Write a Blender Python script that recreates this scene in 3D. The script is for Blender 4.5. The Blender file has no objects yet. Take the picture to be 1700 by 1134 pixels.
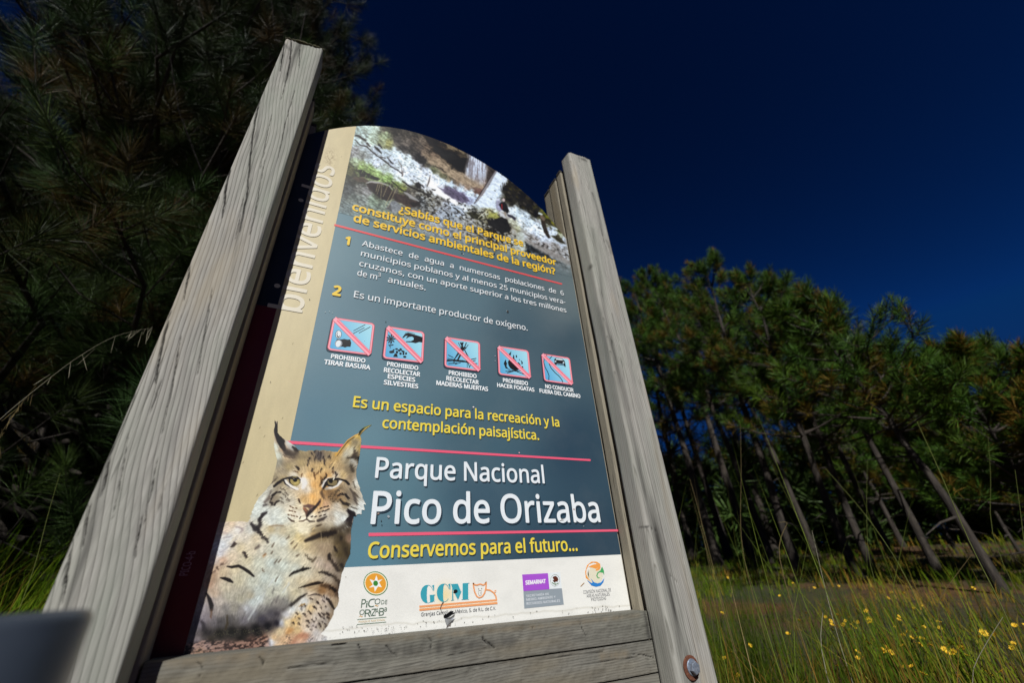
import bpy, bmesh, math, random, os
import numpy as np
from mathutils import Vector, Matrix

# ---------------------------------------------------------------- camera, sky, sun, exposure
scene = bpy.context.scene
COL = scene.collection
S = 0.8                      # metres per survey unit (camera to panel plane = 1 unit)
CAM = Vector((0.0, -S, 0.75))
FPX = 665.0                  # focal length in pixels of the 1700 px wide photograph
MW = ((0.8964564, 0.063238, -0.4385966), (0.1659657, 0.8698116, 0.4646323), (0.4108788, -0.4893146, 0.7692528))  # world -> camera
cam_data = bpy.data.cameras.new("camera"); cam = bpy.data.objects.new("camera", cam_data); COL.objects.link(cam)
def w2b(v): return Vector((v[0], v[2], -v[1]))           # survey axes (right, down, back) -> Blender axes
cr, cd, cf = w2b(MW[0]), w2b(MW[1]), w2b(MW[2])
rot = Matrix((cr, -cd, -cf)).transposed()
cam.matrix_world = Matrix.Translation(CAM) @ rot.to_4x4()
cam_data.sensor_width = 36.0; cam_data.lens = FPX/1700*36.0
cam_data.clip_start = 0.02; cam_data.clip_end = 2000
cam_data.dof.use_dof = True; cam_data.dof.focus_distance = 0.86; cam_data.dof.aperture_fstop = 2.8
scene.camera = cam
scene.render.resolution_x = 1024; scene.render.resolution_y = 684

SUN_AZ = math.atan2(-0.436, -1.0)     # the sun stands behind the camera, to its left
SUN_EL = math.radians(40)
sun_dir = Vector((math.sin(SUN_AZ)*math.cos(SUN_EL), math.cos(SUN_AZ)*math.cos(SUN_EL), math.sin(SUN_EL)))
world = bpy.data.worlds.new("World"); scene.world = world; world.use_nodes = True
wn = world.node_tree
sky = wn.nodes.new("ShaderNodeTexSky"); sky.sky_type = 'NISHITA'; sky.sun_disc = False
sky.sun_elevation = SUN_EL; sky.sun_rotation = SUN_AZ
sky.altitude = 4200; sky.air_density = 1.0; sky.dust_density = 0.1; sky.ozone_density = 2.0
pol = wn.nodes.new("ShaderNodeMix"); pol.data_type = 'RGBA'; pol.blend_type = 'MULTIPLY'   # deep blue of a polarised high-altitude sky
pol.inputs[0].default_value = 1.0; pol.inputs[7].default_value = (0.036, 0.155, 0.195, 1)
gam = wn.nodes.new("ShaderNodeGamma"); gam.inputs[1].default_value = 2.1
wn.links.new(sky.outputs[0], gam.inputs[0]); wn.links.new(gam.outputs[0], pol.inputs[6])
cap = wn.nodes.new("ShaderNodeMix"); cap.data_type = 'RGBA'; cap.blend_type = 'DARKEN'; cap.inputs[0].default_value = 1.0; cap.inputs[7].default_value = (0.05, 0.44, 1.95, 1)
wn.links.new(pol.outputs[2], cap.inputs[6])
bg = wn.nodes["Background"]; bg.inputs[1].default_value = 0.06
wn.links.new(cap.outputs[2], bg.inputs[0])

sl = bpy.data.lights.new("sun", 'SUN'); sun = bpy.data.objects.new("sun", sl); COL.objects.link(sun)
sl.energy = 4.4; sl.angle = math.radians(0.5); sl.color = (1.0, 0.99, 0.96)
sun.rotation_euler = sun_dir.to_track_quat('Z', 'Y').to_euler(); sun.location = sun_dir*20

scene.view_settings.view_transform = 'Standard'; scene.view_settings.look = 'None'
scene.view_settings.exposure = 0.0; scene.view_settings.gamma = 1.0
scene.cycles.max_bounces = 6; scene.cycles.use_denoising = True

# ---------------------------------------------------------------- helpers
def tag(o, label=None, cat=None, group=None, kind=None):
    if label: o['label'] = label
    if cat: o['category'] = cat
    if group: o['group'] = group
    if kind: o['kind'] = kind
    return o
def empty(name, loc=(0, 0, 0)):
    o = bpy.data.objects.new(name, None); COL.objects.link(o); o.location = loc; o.empty_display_size = 0.1
    return o
def link(name, me, mats, parent=None):
    o = bpy.data.objects.new(name, me); COL.objects.link(o)
    for m in (mats if isinstance(mats, (list, tuple)) else [mats]): me.materials.append(m)
    if parent is not None:
        o.parent = parent
    return o
def local(parent_loc, v): return Vector(v)-Vector(parent_loc)
def np_mesh(name, V, F, k):
    """fast mesh from arrays: F is (n,k)"""
    me = bpy.data.meshes.new(name); V = np.asarray(V, np.float32); F = np.asarray(F, np.int32); n = len(F)
    me.vertices.add(len(V)); me.vertices.foreach_set('co', V.ravel())
    me.loops.add(n*k); me.loops.foreach_set('vertex_index', F.ravel())
    me.polygons.add(n); me.polygons.foreach_set('loop_start', np.arange(0, n*k, k, dtype=np.int32))
    me.update(calc_edges=True); return me
def set_col(me, C, name="Col"):
    a = me.color_attributes.new(name, 'FLOAT_COLOR', 'POINT'); C = np.asarray(C, np.float32)
    if C.shape[1] == 3: C = np.hstack([C, np.ones((len(C), 1), np.float32)])
    a.data.foreach_set('color', C.ravel())
def lin(c):
    c = np.asarray(c, float)/255.0
    return np.where(c <= 0.04045, c/12.92, ((c+0.055)/1.055)**2.4)
def ray(px, py):
    """direction in Blender axes of a surveyed photograph point"""
    v = (px-850.0, py-567.0, FPX)
    return w2b([sum(MW[r][c]*v[r] for r in range(3)) for c in range(3)])
def panel_pt(px, py, D=1.0, proud=0.0):
    """surveyed point on the sign (plane D units behind the camera's plane), rectified to its place on that flat board"""
    d = ray(px, py); t = (S*D-proud)/d.y
    return CAM + d*t
def at_dist(px, py, dist):
    d = ray(px, py); h = math.hypot(d.x, d.y); return CAM + d*(dist/h)
def nodes(name):
    m = bpy.data.materials.new(name); m.use_nodes = True
    return m, m.node_tree, m.node_tree.nodes["Principled BSDF"]
def N(nt, typ, **kw):
    n = nt.nodes.new(typ)
    for k, v in kw.items(): setattr(n, k, v)
    return n
def ramp(nt, fac, stops):
    r = N(nt, "ShaderNodeValToRGB"); e = r.color_ramp.elements
    while len(e) < len(stops): e.new(0.5)
    for i, (p, c) in enumerate(stops): e[i].position = p; e[i].color = (c[0], c[1], c[2], 1)
    nt.links.new(fac, r.inputs[0]); return r.outputs[0]
def noise(nt, vec, scale, detail=4, rough=0.55, dist=0.0):
    n = N(nt, "ShaderNodeTexNoise"); n.inputs['Scale'].default_value = scale; n.inputs['Detail'].default_value = detail
    n.inputs['Roughness'].default_value = rough; n.inputs['Distortion'].default_value = dist
    if vec is not None: nt.links.new(vec, n.inputs['Vector'])
    return n.outputs['Fac']
def mapping(nt, vec, scale, loc=(0, 0, 0)):
    m = N(nt, "ShaderNodeMapping"); m.inputs['Scale'].default_value = scale; m.inputs['Location'].default_value = loc
    nt.links.new(vec, m.inputs['Vector']); return m.outputs[0]
def mix(nt, fac, a, b, mode='MIX'):
    m = N(nt, "ShaderNodeMix", data_type='RGBA', blend_type=mode)
    for i, v in ((0, fac), (6, a), (7, b)):
        if hasattr(v, 'is_output') or hasattr(v, 'links'): nt.links.new(v, m.inputs[i])
        elif i == 0: m.inputs[0].default_value = v
        else: m.inputs[i].default_value = (v[0], v[1], v[2], 1)
    return m.outputs[2]
def bump(nt, h, bsdf, strength, dist):
    b = N(nt, "ShaderNodeBump"); b.inputs['Strength'].default_value = strength; b.inputs['Distance'].default_value = dist
    nt.links.new(h, b.inputs['Height']); nt.links.new(b.outputs[0], bsdf.inputs['Normal'])

def mat_print():
    m, nt, b = nodes("print_on_aluminium")
    a = N(nt, "ShaderNodeVertexColor", layer_name="Col")
    tc = N(nt, "ShaderNodeTexCoord").outputs['Object']
    f = noise(nt, tc, 900, 2)
    c = mix(nt, 1.0, a.outputs[0], ramp(nt, f, [(0.3, (0.93, 0.93, 0.93)), (0.7, (1.05, 1.05, 1.05))]), 'MULTIPLY')
    g = noise(nt, tc, 7, 5, 0.65)                                                     # dust film and weathering of the print
    c = mix(nt, ramp(nt, g, [(0.45, (0, 0, 0)), (0.8, (0.05, 0.05, 0.05))]), c, (0.46, 0.45, 0.42))
    nt.links.new(c, b.inputs['Base Color']); b.inputs['Roughness'].default_value = 0.42; b.inputs['Specular IOR Level'].default_value = 0.35
    return m
def mat_wood(name, light, dark, green=0.0, axis='Z', seed=0.0, ring=105, slope=.07, contrast=1.0, warm=.5):
    """weathered softwood: growth rings drawn out along the chosen axis; cracks and stains come from painted attributes"""
    m, nt, b = nodes(name)
    tc = N(nt, "ShaderNodeTexCoord").outputs['Object']
    warp = N(nt, "ShaderNodeTexNoise"); warp.inputs['Scale'].default_value = 1.6; warp.inputs['Detail'].default_value = 2; nt.links.new(mapping(nt, tc, (1, 1, 1), (seed, seed*.7, seed*.3)), warp.inputs['Vector'])
    w = mix(nt, 0.032, tc, warp.outputs['Color'], 'LINEAR_LIGHT')
    sc = {'Z': lambda a, l: (a, a, l), 'X': lambda a, l: (l, a, a)}[axis]
    wv = N(nt, "ShaderNodeTexWave", wave_type='BANDS', bands_direction='DIAGONAL', wave_profile='SAW')
    wv.inputs['Scale'].default_value = ring; wv.inputs['Distortion'].default_value = 2.6; wv.inputs['Detail'].default_value = 3; wv.inputs['Detail Scale'].default_value = .22; wv.inputs['Detail Roughness'].default_value = .6
    nt.links.new(mapping(nt, w, sc(1.0, slope), (seed*.1, .03, 0)), wv.inputs['Vector'])
    L, Dk = np.array(light), np.array(dark)
    mid = L*(1-.30*contrast)+Dk*.30*contrast; low = L*(1-.75*contrast)+Dk*.75*contrast
    c = ramp(nt, wv.outputs['Fac'], [(0.0, L*1.02), (0.5, L*.97), (0.84, mid), (0.93, low), (1.0, L*.9)])
    g1 = noise(nt, mapping(nt, w, sc(120, 1.5), (seed, 0, seed)), 1.0, 4, 0.6)
    g2 = noise(nt, mapping(nt, w, sc(24, .7), (seed+3, 1, 2)), 1.0, 4, 0.6)
    g3 = noise(nt, mapping(nt, w, sc(520, 16), (0, seed, 1)), 1.0, 2, 0.5)
    c = mix(nt, 1.0, c, ramp(nt, g2, [(0.28, (.74, .74, .75)), (0.5, (1, 1, 1)), (0.75, (1.12, 1.11, 1.09))]), 'MULTIPLY')
    c = mix(nt, ramp(nt, g1, [(0.30, (0.95, .95, .95)), (0.37, (0, 0, 0))]), c, Dk*.55)
    c = mix(nt, 1.0, c, ramp(nt, g3, [(0.25, (.80, .80, .80)), (0.75, (1.15, 1.15, 1.15))]), 'MULTIPLY')
    pat = noise(nt, mapping(nt, tc, sc(11, 2.0), (seed*2, 5, 1)), 1.0, 3, 0.6)
    if green: c = mix(nt, ramp(nt, pat, [(0.42, (0, 0, 0)), (0.7, (green, green, green))]), c, (L[0]*.70, L[1]*.84, L[2]*.74))
    c = mix(nt, ramp(nt, pat, [(0.30, (warm, warm, warm)), (0.42, (0, 0, 0))]), c, (L[0]*1.0, L[1]*.90, L[2]*.74))
    at = N(nt, "ShaderNodeVertexColor", layer_name="Wear"); sep = N(nt, "ShaderNodeSeparateColor"); nt.links.new(at.outputs[0], sep.inputs[0])
    c = mix(nt, sep.outputs[1], c, (0.055, 0.053, 0.048)); c = mix(nt, sep.outputs[2], c, (0.20, 0.165, 0.115))
    c = mix(nt, sep.outputs[0], c, (0.010, 0.009, 0.009))
    nt.links.new(c, b.inputs['Base Color']); b.inputs['Roughness'].default_value = 0.88; b.inputs['Specular IOR Level'].default_value = 0.15
    hgt = mix(nt, 0.35, mix(nt, .5, g1, g3), ramp(nt, wv.outputs['Fac'], [(0, (.6, .6, .6)), (.85, (.5, .5, .5)), (.95, (0, 0, 0)), (1, (.5, .5, .5))]))
    bump(nt, hgt, b, 0.55, 0.0016)
    return m
def mat_plain(name, col, rough=0.6, metal=0.0, spread=0.15, scale=60):
    m, nt, b = nodes(name); tc = N(nt, "ShaderNodeTexCoord").outputs['Object']; f = noise(nt, tc, scale, 5, 0.6)
    col = np.array(col); nt.links.new(ramp(nt, f, [(0.3, col*(1-spread)), (0.7, col*(1+spread))]), b.inputs['Base Color'])
    b.inputs['Roughness'].default_value = rough; b.inputs['Metallic'].default_value = metal; return m
def mat_rust():
    m, nt, b = nodes("rusty_steel"); tc = N(nt, "ShaderNodeTexCoord").outputs['Object']; f = noise(nt, tc, 260, 5, 0.7)
    nt.links.new(ramp(nt, f, [(0.3, (.05, .018, .010)), (0.55, (.15, .052, .026)), (0.8, (.24, .10, .05))]), b.inputs['Base Color']); b.inputs['Roughness'].default_value = 0.9
    bump(nt, f, b, 0.6, 0.0006); return m
def mat_zinc():
    m, nt, b = nodes("zinc_steel"); tc = N(nt, "ShaderNodeTexCoord").outputs['Object']; f = noise(nt, tc, 220, 5, 0.7)
    nt.links.new(ramp(nt, f, [(0.3, (.16, .20, .26)), (0.7, (.42, .47, .55))]), b.inputs['Base Color']); b.inputs['Roughness'].default_value = 0.42; b.inputs['Metallic'].default_value = 0.55
    bump(nt, f, b, 0.4, 0.0005); return m
def mat_needles(name="pine_needles", rough=.5, spec=.12):
    m, nt, b = nodes(name)
    a = N(nt, "ShaderNodeVertexColor", layer_name="Col")
    nt.links.new(a.outputs[0], b.inputs['Base Color']); b.inputs['Roughness'].default_value = rough; b.inputs['Specular IOR Level'].default_value = spec
    return m
def mat_bark(name="pine_bark", k=.52):
    m, nt, b = nodes(name); tc = N(nt, "ShaderNodeTexCoord").outputs['Object']
    f = noise(nt, mapping(nt, tc, (26, 26, 5)), 1.0, 5, 0.65); g = noise(nt, tc, 1.7, 3)
    c = ramp(nt, f, [(0.3, (.018, .015, .013)), (0.5, (.075, .063, .053)), (0.75, (.19, .165, .14))])
    c = mix(nt, ramp(nt, g, [(0.45, (0, 0, 0)), (0.7, (.6, .6, .6))]), c, (.10, .074, .054)); c = mix(nt, 1.0, c, (k, k*.95, k*.9), 'MULTIPLY')
    nt.links.new(c, b.inputs['Base Color']); b.inputs['Roughness'].default_value = 0.95; bump(nt, f, b, 0.9, 0.02); return m
def mat_ground():
    m, nt, b = nodes("grassy_earth"); tc = N(nt, "ShaderNodeTexCoord").outputs['Object']
    f = noise(nt, tc, 0.55, 5, 0.6); g = noise(nt, tc, 14, 5, 0.7)
    c = ramp(nt, f, [(0.36, (.032, .042, .006)), (0.47, (.050, .042, .010)), (0.56, (.115, .052, .012))])
    c = mix(nt, 1.0, c, ramp(nt, g, [(0.3, (.45, .45, .45)), (0.7, (1.3, 1.3, 1.3))]), 'MULTIPLY')
    nt.links.new(c, b.inputs['Base Color']); b.inputs['Roughness'].default_value = 1.0; bump(nt, g, b, 0.8, 0.05); return m
def mat_attr(name, rough=0.6, spec=.25):
    m, nt, b = nodes(name); a = N(nt, "ShaderNodeVertexColor", layer_name="Col"); nt.links.new(a.outputs[0], b.inputs['Base Color'])
    b.inputs['Roughness'].default_value = rough; b.inputs['Specular IOR Level'].default_value = spec; return m

M_PRINT = mat_print()
M_POST = mat_wood("grey_post_wood", (.37, .355, .322), (.052, .047, .040), green=.6, seed=1.3, ring=92, slope=.085, contrast=1.1)
M_POST_R = mat_wood("pale_post_wood", (.385, .37, .335), (.095, .085, .073), green=.4, seed=7.1, ring=110, slope=.03, contrast=.75, warm=.8)
M_BACK = mat_wood("brown_timber", (.30, .268, .205), (.10, .085, .06), seed=4.4, ring=120, slope=.02, contrast=.35)
M_RAIL = mat_wood("grey_rail_wood", (.185, .177, .152), (.034, .030, .025), green=.3, axis='X', seed=2.2, ring=150, slope=.02, contrast=.8, warm=.8)
M_ALU = mat_plain("bare_aluminium", (.62, .64, .66), .35, .7, .1, 30)
M_RUST, M_ZINC, M_NEEDLE, M_BARK, M_GROUND = mat_rust(), mat_zinc(), mat_needles(), mat_bark(), mat_ground()
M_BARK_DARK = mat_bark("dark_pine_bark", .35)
M_NEEDLE_FINE = mat_needles("fine_pine_needles", .45, .14)
M_BLADE = mat_attr("grass_blades", .7, .02); M_DARK = mat_plain("dark_shaded_end", (.03, .027, .02), .95, 0, .4, 90)  # dark end: shade of the slanted timber tops put into the colour
M_MOSS = mat_plain("mossy_end_grain", (.075, .07, .035), .95, 0, .5, 160)
M_PETAL = mat_attr("petals", .6)
M_STEEL = mat_plain("dark_blue_grey_steel", (.040, .050, .066), .33, 0, .15, 25)  # even dark blue-grey base colour

# ---------------------------------------------------------------- ground
def gz(x, y):
    r = np.hypot(np.asarray(x, float), np.asarray(y, float)+S)
    z = 0.052*np.clip(r-1.2, 0, 11.0) + 0.42*np.exp(-(((x+1.45)/.95)**2+((y-2.5)/1.3)**2))
    return z + 0.02*np.sin(1.7*x+.6)*np.cos(1.3*y) + 0.03*np.sin(.6*x-1)*np.sin(.5*y+.4)
rr = np.concatenate([np.linspace(0, 4, 40), np.geomspace(4.2, 600, 60)]); th = np.linspace(0, 2*np.pi, 129)[:-1]
RR, TH = np.meshgrid(rr, th, indexing='ij'); GX, GY = RR*np.cos(TH), RR*np.sin(TH)-S
GV = np.stack([GX, GY, gz(GX, GY)], -1).reshape(-1, 3); na, nr = len(th), len(rr)
i, j = np.meshgrid(np.arange(nr-1), np.arange(na), indexing='ij'); a = i*na+j; b_ = i*na+(j+1) % na; c_ = (i+1)*na+(j+1) % na; d_ = (i+1)*na+j
gm = np_mesh("ground", GV, np.stack([a, b_, c_, d_], -1).reshape(-1, 4)[:, ::-1], 4); gm.polygons.foreach_set('use_smooth', np.ones(len(gm.polygons), bool))
ground = tag(link("ground", gm, M_GROUND), kind='structure')
# ---------------------------------------------------------------- printed artwork (pigment colours of the panel's two printed photographs)
def hexarr(pts):
    a = np.array(pts, dtype=float)
    return a[:, :2], a[:, 2:]
def idw(pts, X, Y, power=2.6, soft=3.0):
    P, Cc = hexarr(pts)
    num = np.zeros(X.shape + (Cc.shape[1],)); den = np.zeros(X.shape)
    for p, c in zip(P, Cc):
        w = 1.0 / ((X - p[0])**2 + (Y - p[1])**2 + soft**2)**(power / 2)
        num += w[..., None] * c; den += w
    return num / den[..., None]
def vnoise(X, Y, seed):
    """smooth value noise in 0..1"""
    r = np.random.RandomState(seed); T = r.rand(256, 256)
    xi = np.floor(X).astype(int); yi = np.floor(Y).astype(int); fx = X - xi; fy = Y - yi
    fx = fx*fx*(3-2*fx); fy = fy*fy*(3-2*fy)
    a = T[yi % 256, xi % 256]; b = T[yi % 256, (xi+1) % 256]; c = T[(yi+1) % 256, xi % 256]; d = T[(yi+1) % 256, (xi+1) % 256]
    return (a*(1-fx)+b*fx)*(1-fy) + (c*(1-fx)+d*fx)*fy
def fbm(X, Y, seed, octv=4):
    s = 0; a = 0.5; t = 0
    for o in range(octv):
        s = s + a*vnoise(X*2**o + 13.7*o, Y*2**o + 7.1*o, seed+o); t += a; a *= 0.55
    return s/t
def sample(A, x, y):
    h, w = A.shape[:2]
    x = np.clip(x, 0, w-1.001); y = np.clip(y, 0, h-1.001)
    xi = x.astype(int); yi = y.astype(int); fx = x-xi; fy = y-yi
    return (A[yi, xi]*(1-fx)+A[yi, xi+1]*fx)*(1-fy) + (A[yi+1, xi]*(1-fx)+A[yi+1, xi+1]*fx)*fy
def lic(noise, ang, steps):
    """smear noise along the direction field: gives strands of fur"""
    h, w = noise.shape; yy, xx = np.mgrid[0:h, 0:w].astype(float)
    acc = noise.copy()
    for sg in (1, -1):
        px, py = xx.copy(), yy.copy()
        for _ in range(steps):
            a = sample(ang, px, py); px = px + sg*np.cos(a); py = py + sg*np.sin(a)
            acc = acc + sample(noise, px, py)
    acc = acc/(2*steps+1)
    return (acc-acc.mean())/acc.std()
def seg_dist(X, Y, pts, widths):
    """signed coverage distance of a tapered polyline: d - w"""
    best = np.full(X.shape, 1e9)
    for i in range(len(pts)-1):
        (x0, y0), (x1, y1) = pts[i], pts[i+1]; w0, w1 = widths[i], widths[i+1]
        dx, dy = x1-x0, y1-y0; L = dx*dx+dy*dy+1e-9
        t = np.clip(((X-x0)*dx+(Y-y0)*dy)/L, 0, 1)
        d = np.hypot(X-(x0+t*dx), Y-(y0+t*dy)) - (w0+(w1-w0)*t)
        best = np.minimum(best, d)
    return best
def in_poly(X, Y, poly):
    c = np.zeros(X.shape, bool); n = len(poly)
    for i in range(n):
        x0, y0 = poly[i]; x1, y1 = poly[(i+1) % n]
        if y0 == y1: continue
        m = ((y0 > Y) != (y1 > Y)) & (X < (x1-x0)*(Y-y0)/(y1-y0)+x0)
        c ^= m
    return c
def poly_soft(X, Y, poly, soft):
    d = seg_dist(X, Y, list(poly)+[poly[0]], [0]*(len(poly)+1))
    d = np.where(in_poly(X, Y, poly), -d, d)
    return np.clip(0.5-d/(2*soft), 0, 1)
def over(img, a, col):
    a = np.clip(a, 0, 1)[..., None]
    return img*(1-a) + np.array(col, float)*a

FIELD = [(560,400,98,130,146),(520,560,96,128,146),(600,600,96,128,146),(500,700,88,124,145),(680,480,90,119,135),(760,500,87,115,131),(860,560,66,90,106),  # printed blue gradient with the panel's gloss reflection painted into its tones
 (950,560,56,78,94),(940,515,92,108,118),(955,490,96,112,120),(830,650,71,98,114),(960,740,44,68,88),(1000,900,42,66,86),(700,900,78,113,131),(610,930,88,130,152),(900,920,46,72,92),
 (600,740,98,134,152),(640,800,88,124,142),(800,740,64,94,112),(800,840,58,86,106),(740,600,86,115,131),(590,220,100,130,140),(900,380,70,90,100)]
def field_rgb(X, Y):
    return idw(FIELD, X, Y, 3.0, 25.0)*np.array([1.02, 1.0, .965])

def paint_lynx(x0, y0, w, h, sc=1.0):
    ny, nx = int(h*sc), int(w*sc)
    Y, X = np.mgrid[0:ny, 0:nx].astype(float); X = X/sc+x0; Y = Y/sc+y0
    base = idw([
     # left ear
     (458,742,205,212,205),(462,757,196,203,196),(470,745,190,165,140),(466,735,175,150,125),(480,735,205,210,212),(486,742,190,195,198),(478,750,110,98,90),(492,752,95,85,76),(500,753,165,152,122),(476,760,200,182,155),(462,768,150,148,138),
     # right ear
     (594,722,196,170,105),(575,735,205,172,105),(563,750,205,170,110),(590,735,150,140,118),(585,748,196,192,172),(575,755,192,190,178),(597,745,160,145,108),(592,760,95,85,70),(585,765,165,165,160),(578,762,150,140,120),(593,772,150,145,135),
     # crown
     (510,756,160,146,118),(520,760,150,135,112),(531,756,120,112,108),(545,757,150,138,118),(555,760,185,160,115),(500,768,170,155,122),(480,775,165,152,122),(468,782,158,148,130),(520,775,188,166,128),(535,775,198,174,130),(550,770,188,164,124),(565,775,170,152,122),(580,780,150,138,118),
     (458,790,170,160,138),(470,795,165,152,125),(488,790,205,200,190),(500,785,215,195,160),(515,790,206,176,130),(530,795,214,178,126),(545,790,206,172,124),(558,790,205,195,180),(570,788,200,180,140),(582,795,160,145,125),(593,800,205,208,205),
     # eyes surround, nose bridge
     (505,800,215,215,212),(510,812,212,205,195),(522,805,212,172,118),(530,820,220,184,132),(538,805,212,172,116),(520,825,222,178,118),(545,820,170,140,105),(540,810,205,160,95),
     (530,835,228,186,128),(518,840,222,185,130),(540,838,200,168,140),(505,830,205,175,130),(495,840,212,205,185),(485,835,196,192,180),(470,830,190,188,178),(460,825,175,168,150),(452,830,160,152,140),(445,820,188,190,184),(440,830,205,210,208),(430,840,205,214,214),(425,850,200,208,208),
     (560,825,150,125,95),(570,830,160,140,110),(580,825,165,155,140),(590,835,180,175,165),(600,838,205,212,214),(598,848,210,218,222),(585,845,200,205,205),(560,840,196,190,180),(575,838,150,135,110),
     # muzzle
     (485,850,222,215,200),(495,855,225,222,210),(505,862,228,222,205),(515,858,225,220,205),(540,855,200,195,185),(550,860,180,172,160),(500,875,224,216,190),(512,880,222,216,196),(500,880,226,224,205),
     # cheeks ruffs
     (460,850,205,212,210),(455,860,208,216,216),(465,865,206,214,212),(475,860,205,210,205),(450,868,205,212,212),(440,850,200,208,208),(560,855,210,214,212),(570,862,212,218,220),(560,870,208,212,212),(575,872,196,200,200),(548,872,196,190,175),
     # throat / chest
     (450,878,190,178,148),(470,880,188,180,158),(485,885,196,192,170),(495,890,200,188,150),(500,895,206,190,150),(520,888,180,160,125),(535,890,130,115,90),(550,885,110,98,78),(565,890,95,86,70),(578,880,85,76,64),
     (455,895,200,206,202),(470,900,198,204,200),(440,890,196,190,172),(490,905,205,195,165),(510,905,196,182,150),(520,912,192,178,152),(535,910,175,160,140),(548,910,165,150,130),(560,905,115,102,80),(572,905,95,86,68),(580,895,150,128,115),(578,915,90,82,62),(565,920,100,90,68),
     (555,935,150,138,125),(545,940,172,158,148),(530,935,192,180,168),(510,930,202,196,178),(490,925,200,198,182),(470,920,198,200,190),(450,915,198,200,190),
     (565,935,105,96,82),(570,945,110,102,90),(560,955,150,140,130),(545,960,175,165,152),(530,955,190,180,160),(510,950,200,196,180),(490,945,196,202,196),(470,940,195,204,200),(450,935,190,200,198),
     # body left
     (385,870,206,190,172),(400,870,205,196,186),(375,880,208,194,182),(395,880,206,206,206),(380,893,204,208,214),(370,905,206,212,222),(365,920,200,202,212),(360,910,202,208,220),(390,900,208,200,185),(405,890,205,200,192),(415,880,200,202,200),(425,895,205,195,175),(400,910,206,196,172),(420,910,204,196,178),(410,930,204,198,176),(385,925,204,192,175),(370,930,196,172,155),(355,930,200,190,188),(435,915,200,198,188),(430,935,196,200,190),
     (360,945,185,165,148),(350,955,180,160,142),(345,970,185,160,145),(370,950,196,182,160),(390,945,198,190,168),(410,950,190,188,172),(395,965,190,186,168),(375,975,186,180,165),(355,985,188,172,158),(345,985,190,180,170),(420,965,186,190,182),(440,960,190,200,198),(460,965,192,202,200),(430,980,190,198,196),(380,990,172,170,160),(400,995,170,168,155),(365,1000,178,172,168),(350,1000,180,172,172),(415,990,168,164,150),
     (340,1010,165,160,168),(345,1025,150,145,155),(360,1015,165,160,160),(335,1035,128,124,135),(355,1035,115,112,118),(375,1010,140,138,138),(390,1010,150,148,142),(400,1015,140,138,140),(410,1012,168,172,180),(420,1000,192,202,206),(430,995,194,205,208),(405,1030,120,118,126),(380,1030,100,98,100),(365,1035,95,93,96),(420,1020,140,142,150),(435,1010,150,150,150),(445,1000,165,166,160),(450,985,190,194,184),(460,1000,150,148,145),(450,1020,96,94,102),(435,1028,80,78,88),(460,1020,85,82,88),
     (470,985,196,200,190),(480,970,200,196,178),(500,965,200,192,170),(520,975,185,168,140),(490,985,196,190,168),(475,1000,150,150,148),(485,995,180,176,160),
     # shadow under belly
     (345,1050,62,60,62),(365,1052,50,48,44),(385,1050,45,44,42),(405,1050,42,41,40),(425,1045,38,37,40),(445,1040,36,34,42),(460,1035,45,42,52),(400,1060,50,48,46),(430,1055,48,46,46),(350,1062,72,68,62),
     # right foreleg
     (550,985,150,128,105),(535,980,150,118,84),(560,985,100,86,76),(520,990,192,180,165),(540,995,190,180,175),(555,1000,170,155,135),(505,1000,196,200,204),(500,1010,200,200,200),(515,1010,205,185,150),(530,1008,196,184,170),(545,1012,180,172,165),(555,1010,160,148,128),(495,1022,208,192,160),(510,1025,200,185,168),(525,1025,185,178,172),(540,1030,172,166,162),(548,1025,165,150,130),
     (475,1020,190,192,200),(485,1012,200,205,210),(468,1035,188,194,208),(475,1035,212,196,160),(490,1035,215,190,145),(505,1040,205,190,172),(520,1040,188,180,178),(535,1042,170,162,150),(465,1050,205,190,160),(480,1047,206,172,128),(495,1048,212,190,150),(510,1047,208,200,190),(525,1052,190,188,190),
     (455,1060,196,172,140),(470,1062,208,180,150),(485,1062,196,165,140),(500,1055,190,150,125),(490,1070,192,160,145),(508,1058,180,140,120),(515,1064,196,190,192),(530,1062,200,198,200),(540,1064,188,190,196),(450,1066,205,212,225),(447,1075,200,205,220),(460,1076,200,175,145),
     # ground leaf litter
     (345,1072,150,146,158),(325,1072,140,132,142),(360,1078,110,100,104),(380,1076,118,96,92),(400,1072,125,102,94),(420,1066,130,102,92),(438,1062,140,105,84),(430,1076,110,92,84),(330,1085,130,118,92),(350,1088,120,104,84),
    ], X, Y, 3.2, 3.2)
    ang = idw([(x, y, math.cos(2*a), math.sin(2*a)) for x, y, a in [(531,760,1.57),(531,800,1.57),(510,780,1.2),(552,780,1.95),(480,780,.6),(580,780,2.5),(460,760,1.4),(590,745,2.2),(575,750,2.3),(470,740,1.0),(488,745,.7),
     (460,830,2.6),(440,840,2.4),(430,850,2.5),(455,860,2.6),(480,850,2.9),(500,870,2.9),(480,870,2.7),(590,830,.7),(600,845,.6),(575,865,.8),(560,850,.3),(530,830,1.57),(550,830,.9),
     (450,885,2.4),(480,900,2.4),(440,905,2.2),(520,890,2.7),(550,900,1.7),(575,900,1.6),(470,930,2.2),(450,960,2.1),(430,990,2.1),(500,930,2.2),(540,930,1.6),(560,950,2.3),
     (390,880,2.8),(370,910,2.6),(400,920,2.6),(420,930,2.4),(390,960,1.7),(370,990,1.6),(400,1000,1.7),(420,1010,2.0),(450,1000,2.0),(380,1030,1.57),(430,1030,1.8),(350,1010,1.4),(400,1060,.1),
     (520,980,2.7),(530,1010,1.2),(545,1020,1.3),(500,1020,1.9),(480,1050,2.1),(510,1060,2.3),(530,1060,1.7),(400,1078,2.6)]], X, Y, 2.5, 4)
    ang = 0.5*np.arctan2(ang[..., 1], ang[..., 0])
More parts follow.
